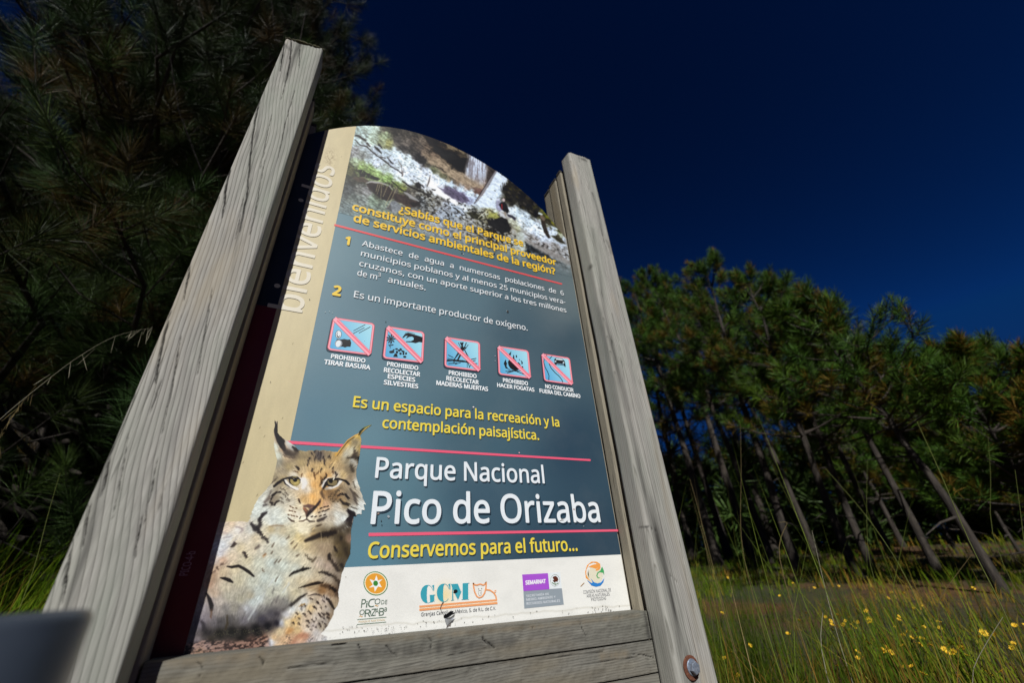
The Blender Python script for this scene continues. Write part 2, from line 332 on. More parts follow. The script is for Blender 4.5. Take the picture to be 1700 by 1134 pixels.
    rs = np.random.RandomState(5)
    n1 = lic(rs.rand(ny, nx), ang, int(6*sc)); n2 = lic(rs.rand(ny, nx), ang + .35, int(3*sc)); nb = fbm(X/9, Y/9, 31, 3)-.5
    img = ((base-150)*1.12+153)*(1 + .042*n1 + .022*n2 + .16*nb)[..., None]
    # jitter along the fur so dark marks get ragged ends
    jit = n1*.8
    Xj = X + jit*np.cos(ang)*1.3 + nb*3; Yj = Y + jit*np.sin(ang)*1.3
    def mark(pts, wd, col=(44,38,36), a=.92, soft=1.0, jag=True):
        nonlocal img
        if not isinstance(wd, (list, tuple)): wd = [wd]*len(pts)
        d = seg_dist(Xj if jag else X, Yj if jag else Y, pts, [q*1.18+.12 for q in wd])
        img = over(img, np.clip(.5-d/(2*soft), 0, 1)*a, np.array(col))
    D = (40,34,34)
    clump = fbm(X/3.2+Y/7, Y/3.6-X/8, 51, 3)-.5; img = img*(1+.20*clump)[..., None]
    def shade(pts, w_, col, a, soft):
        nonlocal img
        img = over(img, np.clip(.5-seg_dist(X+nb*8, Y+nb*8, pts, [w_]*len(pts))/(2*soft), 0, 1)*a*(.75+1.2*np.clip(clump, -.3, .3)), col)
    shade([(556,886),(572,896),(576,920),(566,942)], 7, (78,68,52), .62, 6); shade([(556,958),(562,985)], 4, (84,72,62), .5, 5); shade([(548,1004),(552,1018),(546,1032)], 3, (104,92,82), .5, 4)
    shade([(462,806),(456,822),(450,834)], 4, (112,98,82), .5, 5); shade([(566,808),(580,818),(586,832)], 5, (104,90,72), .5, 5); shade([(545,818),(552,830)], 5, (120,98,72), .45, 5); shade([(470,770),(486,764),(505,758)], 3, (120,108,88), .45, 4); shade([(575,778),(584,790)], 4, (112,100,84), .5, 4)
    shade([(520,880),(545,878),(565,876)], 5, (98,86,68), .5, 5); shade([(356,955),(345,985)], 4, (150,120,98), .4, 5); shade([(348,1000),(346,1040)], 6, (112,106,108), .5, 6); shade([(420,1024),(450,1014),(470,1004)], 5, (92,90,94), .5, 6); shade([(522,905),(540,915),(545,930)], 6, (140,122,102), .4, 6); shade([(510,975),(535,980)], 4, (140,116,92), .45, 4)
    # left ear: black back and tuft
    mark([(456,697),(457,704),(459,712)],[.4,1.6,2.2],D,.97,.7,False); mark([(461,700),(460,708),(459,714)],[.4,1.2,1.8],D,.97,.7,False)
    mark([(457,713),(460,722),(465,732),(469,741),(472,747)],[2.2,3.4,4.6,3.6,2],D,.97,1.0,False); mark([(466,727),(470,733)],[2,2.5],D,.97,1,False)
    mark([(470,742),(476,752),(484,757)],[2.5,3.5,2],(70,62,58),.75,2); mark([(486,743),(491,746),(494,749)],[1.5,3,1.5],(52,46,44),.9,1.2); mark([(482,752),(488,756)],[3,2.5],(80,70,62),.6,2)
    mark([(470,756),(480,760),(490,761)],[.8,1,.6],(90,75,68),.6,.8)
    # right ear: dark tuft, ochre rim, shade behind
    mark([(596,721),(599,715),(605,710)],[1.4,1.8,1.2],(52,56,34),.95,.8,False); mark([(605,710),(611,707),(618,705)],[1.3,1.0,.3],(120,130,78),.95,.8,False)
    mark([(557,756),(567,743),(577,731),(588,723),(595,720)],[1.1,1.2,1.2,1.2,.9],(214,172,92),.95,.7,False)
    mark([(560,757),(569,744),(578,733),(588,726)],[.3,.6,.7,.4],(70,58,42),.7,.8,False)
    mark([(598,724),(600,733),(598,745),(597,757)],[.6,.8,.8,.6],(190,165,105),.8,.8,False)
    mark([(588,745),(590,752),(586,759)],[1.5,2.5,1.5],(62,52,44),.75,1.6); mark([(577,760),(588,760),(595,760)],[1.2,1.8,1.5],(66,60,52),.8,1.4); mark([(595,760),(595,767)],[1.5,1],(34,36,34),.95,.8); mark([(583,773),(586,782)],[2,2.5],(66,60,52),.8,1.8); mark([(582,763),(590,768),(592,776)],[.8,1.6,1],(196,196,192),.6,1.4)
    for dx, dy in ((-4,0),(-1,4),(2,2),(4,5),(0,8),(-5,6)): mark([(581+dx-2,744+dy+5),(581+dx+3,744+dy-4)],[.5,.2],(215,212,196),.7,.7)
    # crown streaks
    for p in [[(530,751),(527,757)],[(533,752),(532,760)],[(524,758),(522,763)],[(537,759),(540,766)],[(517,752),(519,756)],[(514,761),(511,766)],[(539,768),(539,772)],[(523,748),(522,751)],[(529,761),(532,764)],[(545,757),(548,761)],[(513,769),(511,773)],[(534,778),(532,783)],[(519,779),(518,783)],[(552,779),(554,776)],[(556,784),(558,788)],[(549,775),(552,770)]]:
        mark(p,[1.2,.9],(58,50,50),.85,.9)
    mark([(526,752),(530,758),(527,762)],[3,4,2],(92,86,88),.5,2)
    for p in [[(494,776),(496,780)],[(489,783),(494,784)],[(501,787),(500,793)],[(541,786),(543,789)],[(532,782),(522,790)],[(521,785),(524,795)],[(552,783),(553,787)],[(541,792),(538,797)],[(532,792),(533,800)]]:
        mark(p,[1.1,.6],(88,58,36),.75,.9)
    mark([(492,775),(495,778),(495,781)],[1,1.6,.8],D,.9,.8); mark([(560,798-10),(557,784+8)],[1,.8],D,.8,.8)
    # left eye
    mark([(498,796),(504,797),(506,803),(503,810)],[2,3.2,3.4,2.2],(232,232,234),.96,1.2,False)
    mark([(473,797),(477,804),(485,810),(494,812)],[1.6,2.4,2.6,1.6],(232,232,232),.96,.9,False)
    mark([(455,808),(462,801),(470,796),(477,794),(486,792.5),(494,793.5),(498,797)],[1.3,1.3,1.0,1.2,1.4,1.4,.9],D,.96,.7,False)
    mark([(471,798),(474,804),(480,808)],[.9,.8,.5],D,.9,.7,False)
    mark([(481,795),(482,801),(487,805),(493,805),(497,801),(497,797)],[1.8,1.6,1.3,1.3,1.4,1.2],D,.95,.7,False)
    mark([(489,798.5),(491,800)],[6,6],(172,158,104),.97,.8,False); mark([(490,802.5),(494,801.5)],[1.5,1.2],(214,196,130),.7,1.2,False); mark([(489.5,796.8),(490,797.2)],[2.7,2.7],(24,22,22),.97,.7,False); mark([(484,794.6),(495,794.8)],[1.2,1.2],D,.9,.7,False); mark([(487.7,795.5),(488,795.5)],[.5,.5],(190,190,190),.8,.5,False)
    mark([(480,809),(490,814)],[.6,.4],(110,90,72),.7,.7,False)
    # right eye
    mark([(536,808),(539,801),(546,796),(552,795)],[2,3,2.4,1.6],(226,226,228),.95,1.1,False)
    mark([(541,812),(550,810),(560,805),(567,798)],[1.6,2.2,2.4,1.6],(232,232,232),.96,.9,False)
    mark([(537,811),(542,803),(546,797),(553,795.5),(562,795.5),(568,797)],[1.3,2.4,1.8,1.4,1.4,1.0],D,.96,.7,False)
    mark([(568,797),(574,799),(579,804)],[1.1,1.6,1.6],D,.95,.8,False); mark([(545,806),(552,807),(558,804),(561,799)],[1.5,1.3,1.3,1.2],D,.95,.7,False)
    mark([(550,800),(554,801)],[5.2,5],(140,128,96),.97,.8,False); mark([(549,799.2),(549.6,799.6)],[2.5,2.4],(26,24,24),.95,.7,False); mark([(545,796.5),(560,796.3)],[1.3,1.1],D,.9,.7,False); mark([(553.5,796.5),(555,793.5)],[.6,.5],(252,250,236),1,.5,False)
    mark([(542,788),(539,793),(534,800),(532,806)],[.9,1.4,1.6,1.0],(52,42,36),.85,1.1); mark([(537,812),(534,818),(536,826)],[1.5,2.2,2],(70,56,50),.7,1.8)
    mark([(542,813),(552,818)],[3,4],(110,92,70),.5,3)
    # cheek stripes left
    mark([(470,797),(462,802),(456,807)],[1,1.6,1.6],D,.9,.8); mark([(466,817),(459,818),(453,823),(451,829)],[1.2,1.4,1.5,1.2],D,.9,.8); mark([(449,833),(451,838)],[1.4,1.8],D,.88,1); mark([(463,832),(458,834),(456,838)],[.9,1.4,1.6],D,.9,.9)
    mark([(440,834),(446,828),(450,815)],[2,1.8,1],(96,84,80),.7,1.6); mark([(437,840),(443,838)],[1.4,1.6],(70,62,62),.75,1.3)
    for p in [[(466,810),(469,813)],[(471,812),(474,816)],[(474,818),(478,823)],[(470,820),(475,826)],[(478,827),(481,831)],[(465,826),(469,829)],[(467,833),(470,836)],[(455,797),(461,793)],[(450,803),(457,798)],[(476,830),(479,833)]]:
        mark(p,[.8,.5],(70,60,52),.75,.8)
    # cheek stripes right
    mark([(560,824),(566,821),(573,821),(579,828)],[.8,1.3,1.6,1.6],D,.9,.9); mark([(565,830),(570,836),(578,838)],[.9,1.8,2],(50,44,40),.9,1.1); mark([(582,812),(588,822),(590,832),(594,838)],[1.2,1.8,1.8,1.2],(74,66,62),.75,1.4)
    for p in [[(548,830),(556,824)],[(552,833),(558,828)],[(555,822),(564,813)],[(557,816),(566,811)],[(545,826),(552,820)],[(560,833),(566,828)],[(586,800),(590,812)],[(583,842),(594,846)],[(588,818),(594,826)]]:
        mark(p,[1,.6],(72,62,52),.7,.9)
    mark([(578,848),(584,853),(588,858)],[2.2,4,2.5],(40,34,38),.95,1.2); mark([(583,856),(582,864),(580,872)],[3.5,3.5,2.5],(48,42,42),.85,2)
    for t in range(9): mark([(571+t*1.6,868+ (t%3)*1.5),(577+t*1.0,861-t*.6)],[.2,.9],(52,44,48),.8,.6,False)
    # nose and mouth
    mark([(496,829),(497,833),(499,836)],[.9,1.1,.4],(62,44,34),.9,.7,False)
    mark([(505,841),(512,840),(522,841)],[1.4,2.4,1.4],(118,92,86),.92,1,False); mark([(506,846),(510,851),(510,856)],[2,3,2],(96,70,62),.9,1.1,False); mark([(504,844),(508,848)],[1,1.2],(176,120,92),.85,.8,False)
    mark([(510,857),(516,849),(524,842),(531,833)],[1.2,2.6,1.8,.9],(50,42,44),.92,1.1,False); mark([(531,834),(532,830),(528,838)],[1.5,1,2],(70,56,58),.75,1.4,False); mark([(513,842),(517,846)],[2,2],(104,84,86),.7,1.2,False)
    mark([(509.6,857),(509.2,863)],[.8,.6],(60,48,48),.9,.7,False); mark([(509,862),(503,865.5),(497,866)],[.6,1.0,.8],(92,72,60),.85,.8,False); mark([(509,862),(514,866),(522,866)],[.6,1.3,.8],(80,68,62),.85,.9,False)
    mark([(478,860),(484,865),(488,866)],[.5,1.2,1],(70,52,42),.85,.8,False); mark([(528,865),(536,862),(542,858)],[2,2.2,1],(62,54,54),.8,1.2,False)
    for (x, y) in [(482,841),(486,843),(492,844),(481,848),(485,849),(489.5,850),(479,855),(484,856),(488,857),(493,858)]: mark([(x-.7,y-.3),(x+.9,y+.4)],.75,(96,68,46),.85,.6,False)
    for (x, y) in [(533,844),(539,842),(544,841),(530,851),(536,849),(541,848),(545,846),(518,858),(524,858),(532,857),(539,855)]: mark([(x-1.2,y+.5),(x+1.2,y-.5)],.9,(62,52,48),.85,.7,False)
    mark([(497,862),(499,859),(499.6,857.6)],[.5,.6,.3],(20,20,20),.9,.4,False); mark([(502,861),(504,862)],.7,(244,244,240),.9,.5,False)
    mark([(498,872),(502,878)],[3.5,4],(236,230,210),.7,3.5)
    # ruff and chest darks
    mark([(443,851),(436,855),(433,862)],[1.2,2.6,2.4],(44,38,42),.9,1.2); mark([(431,863),(432,871),(429,876)],[2.4,3,2.6],(52,46,48),.88,1.5); mark([(417,870),(424,878),(431,884)],[2,4.2,2.4],(46,40,44),.9,1.5); mark([(430,884),(437,892),(445,900)],[1.8,2.3,2.0],(54,48,48),.85,1.2)
    mark([(448,874),(458,873),(470,874)],[.8,1.2,.6],(140,112,84),.6,1.2)
    for p in [[(451,908),(456,902)],[(484,903),(487,899)],[(488,911),(494,904)],[(492,924),(498,920)],[(480,890),(476,895)],[(455,936),(459,930)],[(449,920),(452,916)],[(462,934),(468,928)],[(436,945),(438,950)],[(458,965),(461,959)]]:
        mark(p,[1.0,.6],(92,76,62),.75,1)
    mark([(508,898),(518,894),(530,889),(545,887),(556,884)],[2.2,3,3.6,4,2.5],(46,38,34),.9,1.8); mark([(526,874),(533,871)],[1.5,1],(72,58,46),.75,1.2); mark([(553,880),(566,878),(578,870)],[2,3.5,4],(62,52,42),.65,3)
    mark([(508,921),(514,928),(519,932),(524,926)],[1,1.8,2,1],(88,78,64),.75,1.3); mark([(556,910),(558,914)],[2,2.5],(46,40,36),.8,1.6); mark([(546,922),(547,928)],[2.2,2.8],(44,38,36),.85,1.4); mark([(566,897),(567,893)],[2,2],(50,44,38),.7,1.8)
    mark([(551,932),(558,942),(562,948)],[1.6,2.6,1.6],(56,48,44),.8,1.5); mark([(566,938),(569,942)],[2,2],(46,40,38),.8,1.5); mark([(573,912),(578,924)],[2.5,2],(60,52,42),.6,2.2); mark([(560,900),(572,902)],[2.5,2.5],(80,70,52),.5,2.5)
    mark([(481,957),(486,952),(496,948),(505,945),(515,944)],[.7,1.4,1.7,2.6,1.0],(38,34,32),.95,1.0); mark([(529,951),(536,950),(545,954),(552,957)],[.8,1.6,2.4,1.2],(48,42,40),.88,1.2); mark([(555,957),(562,966),(565,976)],[1.6,2.4,2],(64,54,46),.8,1.8)
    mark([(496,976),(506,974),(518,970),(530,968),(536,968)],[.5,1.2,1.8,2,1.0],(42,34,28),.92,1.0); mark([(534,972),(546,974),(556,981)],[2,3.4,2.4],(72,54,38),.75,2); mark([(548,974),(556,981)],[1.4,2],(44,36,32),.85,1.2)
    # body left spots
    mark([(386,908),(390,902)],[1.6,2.3],(58,46,44),.9,1.1); mark([(405,918),(409,924)],[2,2.4],(56,46,44),.9,1.2); mark([(424,911),(430,907)],[1.6,2],(92,82,80),.75,1.6); mark([(437,924),(440,921)],[1.4,1.4],(190,150,105),.7,1.4); mark([(438,922),(440,920)],[.8,.8],(130,100,74),.7,1)
    mark([(377,941),(385,942),(396,940),(404,944),(413,950),(421,957)],[.8,1.8,1.9,2.1,2.2,1.3],(38,32,32),.95,.9,False); mark([(366,960),(373,961),(381,964),(386,967)],[.8,2.2,2.6,1.2],(36,30,30),.95,.9,False)
    mark([(366,938),(371,937)],[1,1],(84,68,62),.8,1.0); mark([(360,943),(363,945)],[1.4,1.2],(74,60,54),.8,1.2); mark([(351,953),(357,949)],[.8,1],(110,88,80),.7,1.2)
    mark([(392,875),(398,876),(404,880),(399,885)],[.6,1.2,1.4,.6],(160,146,150),.75,1.2); mark([(372,893),(380,892),(385,890)],[.6,.9,.5],(165,158,166),.7,1); mark([(365,918),(375,912),(395,894)],[.5,.8,.5],(160,158,172),.6,.9); mark([(367,883),(376,886)],[1,1.2],(190,176,180),.6,1.4)
    mark([(343,986),(348,996),(351,1006),(351,1013)],[1.2,2.8,3.2,2],(40,36,40),.92,1.2,False); mark([(351,1013),(350,1026)],[1.2,1.2],(110,84,66),.7,1.2); mark([(333,1031),(338,1037),(338,1046)],[1,2.4,2.5],(60,56,62),.8,1.6)
    mark([(377,1022),(377,1036),(374,1046)],[.8,1.2,1],(70,60,40),.7,1.2); mark([(386,1022),(389,1030)],[1.5,1],(92,90,90),.6,1.4)
    for p in [[(450,1006),(455,996)],[(440,1014),(446,1004)],[(458,1000),(462,990)],[(452,985),(455,977)],[(470,996),(473,988)],[(425,1026),(436,1010)],[(402,1030),(408,1016)],[(392,1040),(396,1026)],[(362,1030),(364,1016)],[(372,1040),(370,1024)]]: mark(p,[1.2,.5],(100,98,100),.6,1.2)
    for p in [[(420,1016),(432,998),(440,982)],[(412,1030),(421,1014)],[(446,975),(453,962)],[(470,985),(480,968)]]: mark(p,[.8,1.2,.6][:len(p)],(206,214,220),.6,1.2)
    # foreleg
    mark([(482,1006),(490,1000),(500,992),(510,986)],[1.6,2,1.6,.6],(52,46,44),.85,1.2); mark([(513,989),(524,987),(534,989)],[.7,.9,.8],(70,62,62),.8,.8); mark([(536,990),(545,996),(550,1004),(555,1012)],[1,1.8,1.8,1.4],(50,44,42),.88,1)
    mark([(470,1014),(484,1003)],[3,2],(60,56,56),.5,3)
    spots = [(517,994,1.3),(527,1000,1.6),(529,1003,1.2),(537,999,1),(522,1008,1.5),(524,1010,1.2),(506,1006,1.1),(513,1016,1.3),(516,1019,1.2),(505,1020,1.3),(508,1023,1.1),(493,1019,1.2),(496,1027,1.2),(486,1035,1.4),(496,1036,1.4),(510,1031,1.4),(512,1034,1),(518,1030,1.1),(521,1032,1.2),(530,1020,1.2),(532,1023,1.2),(537,1020,1.6),(537,1026,1.2),(544,1020,1.8),(545,1026,1.6),(529,1036,1.2),(531,1040,1.2),(535,1033,1),(511,1040,1.3),(517,1046,1.2),(525,1042,1),(540,1036,1.2),(541,1041,1.2),(548,1036,1),(533,1010,.9),(541,1008,.9),(501,1012,.9),(526,1028,.8),(500,1008,.9),(520,1040,.8),(538,1047,.9),(490,1026,.7)]
    for (x, y, r_) in spots: mark([(x-r_*.9,y-r_*.5),(x+r_*.9,y+r_*.7)],r_*.85,(58,48,46),.9,.8)
    mark([(498,1006),(506,1003)],[1,1],(150,110,50),.7,1.2); mark([(485,1030),(497,1024)],[2,2],(214,176,112),.4,2.5)
    mark([(476,1052),(484,1046)],[2,2.5],(176,128,80),.5,2.5); mark([(484,1070),(494,1058),(508,1054)],[2,3,2.4],(170,122,100),.55,2.8)
    # leaf litter and scratches in the print
    lit = fbm(X/4.2+Y/9, Y/3.0, 77, 3)
    g = poly_soft(X, Y, [(300,1072),(340,1063),(390,1067),(425,1058),(446,1056),(449,1078),(448,1110),(300,1110)], 3)
    lc = np.where(lit[..., None] > .56, np.array([178,146,134.]), np.where(lit[..., None] > .47, np.array([120,98,92.]), np.array([56,46,46.])))
    img = img*(1-.72*g[..., None]) + lc*(.72*g[..., None])
    sp = vnoise(X*1.1, Y*1.1, 91); band = np.exp(-((Y-(1050-.06*(X-400)))/6)**2)*((X > 355) & (X < 462))
    img = over(img, (sp > .80)*band*.6, (150,148,120))
    sp2 = vnoise(X*1.3, Y*1.3, 92)
    for (cx, cy, r_) in [(477,1062,7),(517,1064,7),(538,1064,5),(475,1070,4),(518,1069,5)]:
        img = over(img, (sp2 > .70)*np.exp(-(((X-cx)/r_)**2+((Y-cy)/r_)**2))*1.2, (40,40,46))
    for p in [[(548,775),(553,770),(558,765)],[(519,880),(522,877)],[(549,778),(556,768)]]: mark(p,[.4]*len(p),(240,214,160),.8,.5,False)
    mark([(533,884),(534,900)],[.5,.5],(190,178,150),.5,.6,False)
    g_ = img.mean(axis=2, keepdims=True); img = g_+(img-g_)*.92; img = ((img-140)*1.16+129)*np.array([1.0, .985, .95])
    return np.clip(img, 0, 255), X, Y

LYNX_OUT = [(455.5,700),(456.4,695.5),(457.6,700),(461,698.5),(461.5,709),(461,717.5),(464.4,722.5),(470.7,728),(480,733.4),(489.8,740.5),(496,747),(507.8,749.3),(514,747.5),(520.5,748.3),(526,746.5),(531,748),(537,746.8),(541.7,748.2),(548,748.6),(554.4,750.4),
 (560,750),(567,742),(576.6,730),(588,722.4),(594.6,719.5),(597,715),(604,709),(611,706.3),(619.5,704.3),(613,709),(605.5,714.5),(601,719),(598.3,723.3),(600.3,730),(599.3,740.8),(597,757.8),(594.9,769.4),(591.8,780),(591.8,791.6),(595,803),(598.5,811),(597.5,813),(602.5,824),(602,826),(608.2,838.5),(604,838),(606.4,847.6),(600.5,847),(600.8,854.8),(594,853.5),(591,858),(587.5,857),(587,863.5),(585.2,870.6),(584.5,873.8),(583,881),(583.2,890),(582.4,902.4),(581.9,919.3),(578.5,927),(574.5,934),(570.5,947),(567.6,953),(566,964),(561.9,983),(563.2,998),(560.7,1006),(555,1014),(553.8,1022),(546.2,1035.6),(544.6,1040),(537,1049),(532.5,1053.3),(543.8,1057.4),(541,1072),(540,1100),
 (300,1112),(306,1078),(330,988),(352,904),(362,868),(371.9,867.3),(380,865.8),(387.7,866.2),(400.4,865.5),(411,867),(413,864),(416,860),(414,858.5),(418.5,852),(415.5,854),(422,840.8),(420.5,841.5),(428.5,827.9),(427,828.3),(437.5,817.5),(444,811),(443.5,809.5),(450.5,802),(454.4,787.8),(458,774.7),(459.8,764),(455.9,749.3),(454.3,737.6),(455.3,729),(454.6,721.8),(454.1,714.4),(455.9,707)]

def paint_falls(x0, y0, w, h, sc=1.0):
    ny, nx = int(h*sc), int(w*sc)
    Y, X = np.mgrid[0:ny, 0:nx].astype(float); X = X/sc+x0; Y = Y/sc+y0
    W = (fbm(X/7, Y/7, 3, 3)-.5)*9; W2 = (fbm(X/7, Y/7, 8, 3)-.5)*9
    Xw, Yw = X+W, Y+W2
    base = idw([
     (595,220,150,168,160),(610,215,165,180,165),(625,212,175,188,165),(600,225,170,185,175),(620,230,175,190,165),(635,235,165,175,130),(645,238,150,150,90),(640,225,150,165,125),(590,235,175,190,185),(605,245,185,195,195),(625,250,195,205,212),(640,255,195,208,215),(655,255,200,212,215),(590,250,150,150,150),(600,260,140,145,140),(615,262,170,180,180),(625,270,205,212,222),(650,265,210,218,230),(665,262,205,215,220),(680,268,205,215,215),(690,275,210,218,225),
     (590,270,150,165,130),(600,277,140,165,95),(615,283,150,180,100),(630,290,160,190,110),(645,298,150,185,100),(660,308,140,165,80),(670,312,130,140,70),(640,280,190,200,190),(655,285,212,218,225),(670,288,215,222,235),(690,288,210,218,228),(705,285,215,222,235),(700,295,215,222,240),(660,295,200,208,200),(680,300,205,210,215),
     (582,280,95,95,60),(590,288,80,80,55),(600,290,110,120,80),(585,300,70,70,60),(600,300,85,85,70),(595,310,120,122,118),(610,315,140,140,140),(580,315,80,85,85),(585,330,100,110,105),(600,335,130,140,135),(620,335,125,145,125),(630,325,100,110,90),(640,340,120,135,120),(575,345,105,120,120),(590,350,115,130,125),(620,350,112,128,120),
     (640,212,80,75,65),(655,218,60,56,48),(670,222,75,70,62),(690,218,70,66,55),(660,230,85,80,75),(675,235,100,92,85),(690,230,95,85,75),(705,230,110,98,85),(670,245,75,70,68),(685,250,70,66,62),(695,245,95,85,76),(695,262,45,42,45),(700,268,40,38,42),(710,245,110,95,80),(715,232,60,52,42),(725,235,45,38,30),(735,232,110,95,70),(745,238,120,105,78),(755,245,125,112,85),(735,245,60,50,40),(745,252,55,46,34),(725,250,48,40,32),(755,258,50,40,28),(765,262,45,36,26),(770,250,110,98,75),(775,262,55,48,40),(770,275,40,32,26),(755,270,42,36,28),(720,258,120,102,84),(705,255,130,112,95),(715,265,150,128,105),(730,272,150,130,105),(740,280,160,140,112),(750,288,165,146,118),(765,292,170,152,126),(775,300,168,148,122),(790,305,165,142,118),(800,310,160,135,112),(735,290,110,110,80),(720,280,105,110,78),(710,272,95,90,75),(745,295,140,128,100),(760,302,130,112,92),(790,318,120,92,82),(800,322,130,100,90),(775,310,150,128,108),(805,302,150,122,100),
     (785,255,170,175,180),(790,262,190,196,205),(800,265,185,190,200),(805,272,165,165,165),(795,275,185,190,200),(785,280,160,165,178),(780,290,150,145,145),(800,285,150,148,152),(810,285,110,100,98),(790,295,130,118,115),(800,300,110,98,98),(812,270,90,82,76),(818,275,60,54,48),(825,278,50,46,36),(812,295,75,66,64),(820,285,55,48,42),(808,305,115,98,95),
     (712,285,220,226,238),(715,295,222,228,242),(725,300,220,226,235),(735,303,200,214,225),(750,308,195,210,222),(765,315,195,210,222),(780,320,200,212,222),(795,326,195,208,218),(805,328,180,190,200),(718,310,232,230,230),(730,318,238,236,232),(742,326,236,234,232),(755,333,234,234,236),(765,338,230,232,240),(735,310,228,230,238),(700,305,215,220,232),(705,312,220,222,225),
     (740,315,105,98,125),(750,318,90,84,112),(758,322,98,92,122),(768,326,92,86,116),(778,332,150,155,180),(750,326,95,88,110),(790,332,165,175,195),(762,330,100,94,120),
     (830,285,220,226,235),(835,295,215,222,234),(825,300,205,215,228),(820,310,205,215,228),(812,320,210,220,232),(805,332,215,222,232),(815,335,220,226,230),(825,320,200,212,226),(790,345,150,155,150),(775,345,205,208,205),(825,345,200,205,190),
     (845,285,60,55,35),(855,290,70,64,38),(865,300,75,70,62),(870,310,60,55,50),(850,305,50,46,26),(860,315,55,50,26),(845,320,48,44,26),(835,312,40,36,24),(865,325,32,28,20),(880,320,65,58,56),(890,330,50,46,42),(895,345,60,58,25),(905,352,95,100,20),(915,360,110,110,25),(920,367,120,110,22),(910,368,50,46,20),(880,340,38,34,24),(890,355,40,38,22),(925,375,60,55,25),(930,380,70,68,35),(850,335,45,42,30),(870,340,40,36,26),
     (850,348,205,212,215),(860,352,195,208,215),(870,360,195,208,218),(880,368,200,212,222),(890,375,205,215,228),(865,370,205,212,215),(880,380,205,212,220),(895,385,200,210,225),(905,378,195,208,225),(915,388,205,215,232),(925,395,185,192,200),(935,402,190,198,210),(900,392,205,212,225),(930,388,150,155,130),(920,380,185,195,205),(940,405,160,165,170),
     (690,310,120,120,105),(700,318,100,100,85),(710,325,140,140,130),(715,335,120,120,112),(730,332,95,92,85),(745,340,170,175,185),(755,345,150,160,172),(735,350,140,148,160),(750,358,130,140,150),(700,335,110,115,118),(690,328,110,112,105),(765,350,160,170,185),(780,355,140,140,130),(800,350,160,160,140),(810,352,165,162,110),(820,358,150,155,75),(795,362,120,118,100),(780,365,140,140,135),
     (820,368,40,34,28),(830,372,30,26,20),(840,375,32,28,20),(825,380,45,40,34),(840,362,150,148,140),(835,355,175,172,165),(850,368,175,175,150),(860,380,165,165,130),(850,385,145,140,125),(870,388,165,165,160),(860,395,190,190,175),(865,405,195,200,180),(880,395,150,145,140),(890,402,145,140,138),(905,408,135,130,130),(920,412,145,142,140),(935,420,150,150,152),(890,412,80,85,85),(905,420,75,82,86),(925,430,110,115,118),(880,420,70,85,95),
     (700,300,190,195,190),(645,310,70,64,58),(655,318,95,88,80),(675,318,90,84,76),(690,322,110,105,95),
    ], Xw, Yw, 4.4, 2.0)
    # streaky texture that follows the slope of the hillside
    th = .56; U = X*math.cos(th)+Y*math.sin(th); V = -X*math.sin(th)+Y*math.cos(th)
    t1 = fbm(U/6, V/1.9, 17, 4)-.5; t2 = fbm(X/2.2, Y/2.2, 23, 2)-.5; t3 = fbm(X/14, Y/14, 29, 2)-.5
    lum = base.mean(axis=2)
    amp = np.where(lum > 185, .42, .95)
    img = base*(1+amp*t1+.45*t2+.25*t3)[..., None]
    snow = (base[..., 2] > 195)*np.clip((-.10-t1-.6*t2)*4, 0, 1)*.5
    img = over(img, snow, (96,100,92))
    # pale clods and dark gaps in the boulder strewn foreground
    fg = poly_soft(X, Y, [(690,305),(740,325),(800,345),(830,352),(850,380),(950,420),(950,445),(860,420),(760,385),(690,345)], 6)
    cl = fbm(U/4, V/2.4, 41, 3)
    img = img*(1-(fg*np.clip((.47-cl)*9, 0, 1)*.7)[..., None]) + np.array([34,32,30.])*(fg*np.clip((.47-cl)*9, 0, 1)*.7)[..., None]
    img = img*(1-(fg*np.clip((cl-.57)*9, 0, 1)*.55)[..., None]) + np.array([196,202,204.])*(fg*np.clip((cl-.57)*9, 0, 1)*.55)[..., None]
    def mark(pts, wd, col, a=.95, soft=.7, wob=.25):
        nonlocal img
        if not isinstance(wd, (list, tuple)): wd = [wd]*len(pts)
        img = over(img, np.clip(.5-seg_dist(X+W*wob, Y+W2*wob, pts, wd)/(2*soft), 0, 1)*a, col)
    def patch(poly, col, a=.95, soft=.9, wob=.3, grain=.25):
        nonlocal img
        m = poly_soft(X+W*wob, Y+W2*wob, poly, soft)*a
        c = np.array(col, float)*(1+grain*2*t1+grain*t2)[..., None]
        img = img*(1-m[..., None])+c*m[..., None]
    K = (34,30,30)
    # fallen branches on the snowy slope
    mark([(590,224),(596,226),(607,233)],[1.2,2,1.4],(52,42,40)); mark([(589,232),(598,240),(609,243),(620,253),(635,265),(650,276),(667,287)],[.8,.8,1.3,.9,1,1,.8],(48,42,44))
    mark([(609,238),(614,242)],[2,1.4],(60,52,46)); mark([(622,243),(628,249),(633,254)],[1,2.2,1],K); mark([(629,240),(634,245)],[1.6,1],K); mark([(631,260),(640,262)],[1.2,1],(70,64,64)); mark([(643,261),(648,267),(653,271)],[.6,1.4,.9],K); mark([(661,266),(666,275),(668,292)],[.5,.6,.7],(96,80,70)); mark([(670,280),(668,292)],[.4,.5],(110,95,85))
    for i in range(26):
        a = i*2.399; xx = 592+ (i*37 % 46); yy = 244+(i*23 % 26)+ (xx-592)*.25; mark([(xx,yy),(xx+5*math.cos(a),yy+4*math.sin(a))],.28,(92,92,104) if i % 3 else (212,214,214),.7,.5,0)
    for i in range(20):
        xx = 640+(i*29 % 60); yy = 252+(xx-640)*.55+(i*13 % 16); mark([(xx,yy),(xx+4,yy+1.6)],.45,(150,160,140),.7,.6,0)
    # shadowed bank, rounded boulders at left
    patch([(594,283),(601,281),(612,287),(622,292),(631,297),(628,300),(612,295),(598,293)],(36,34,26)); patch([(585,294),(600,293),(612,299),(606,303),(590,300)],(96,78,66),.8)
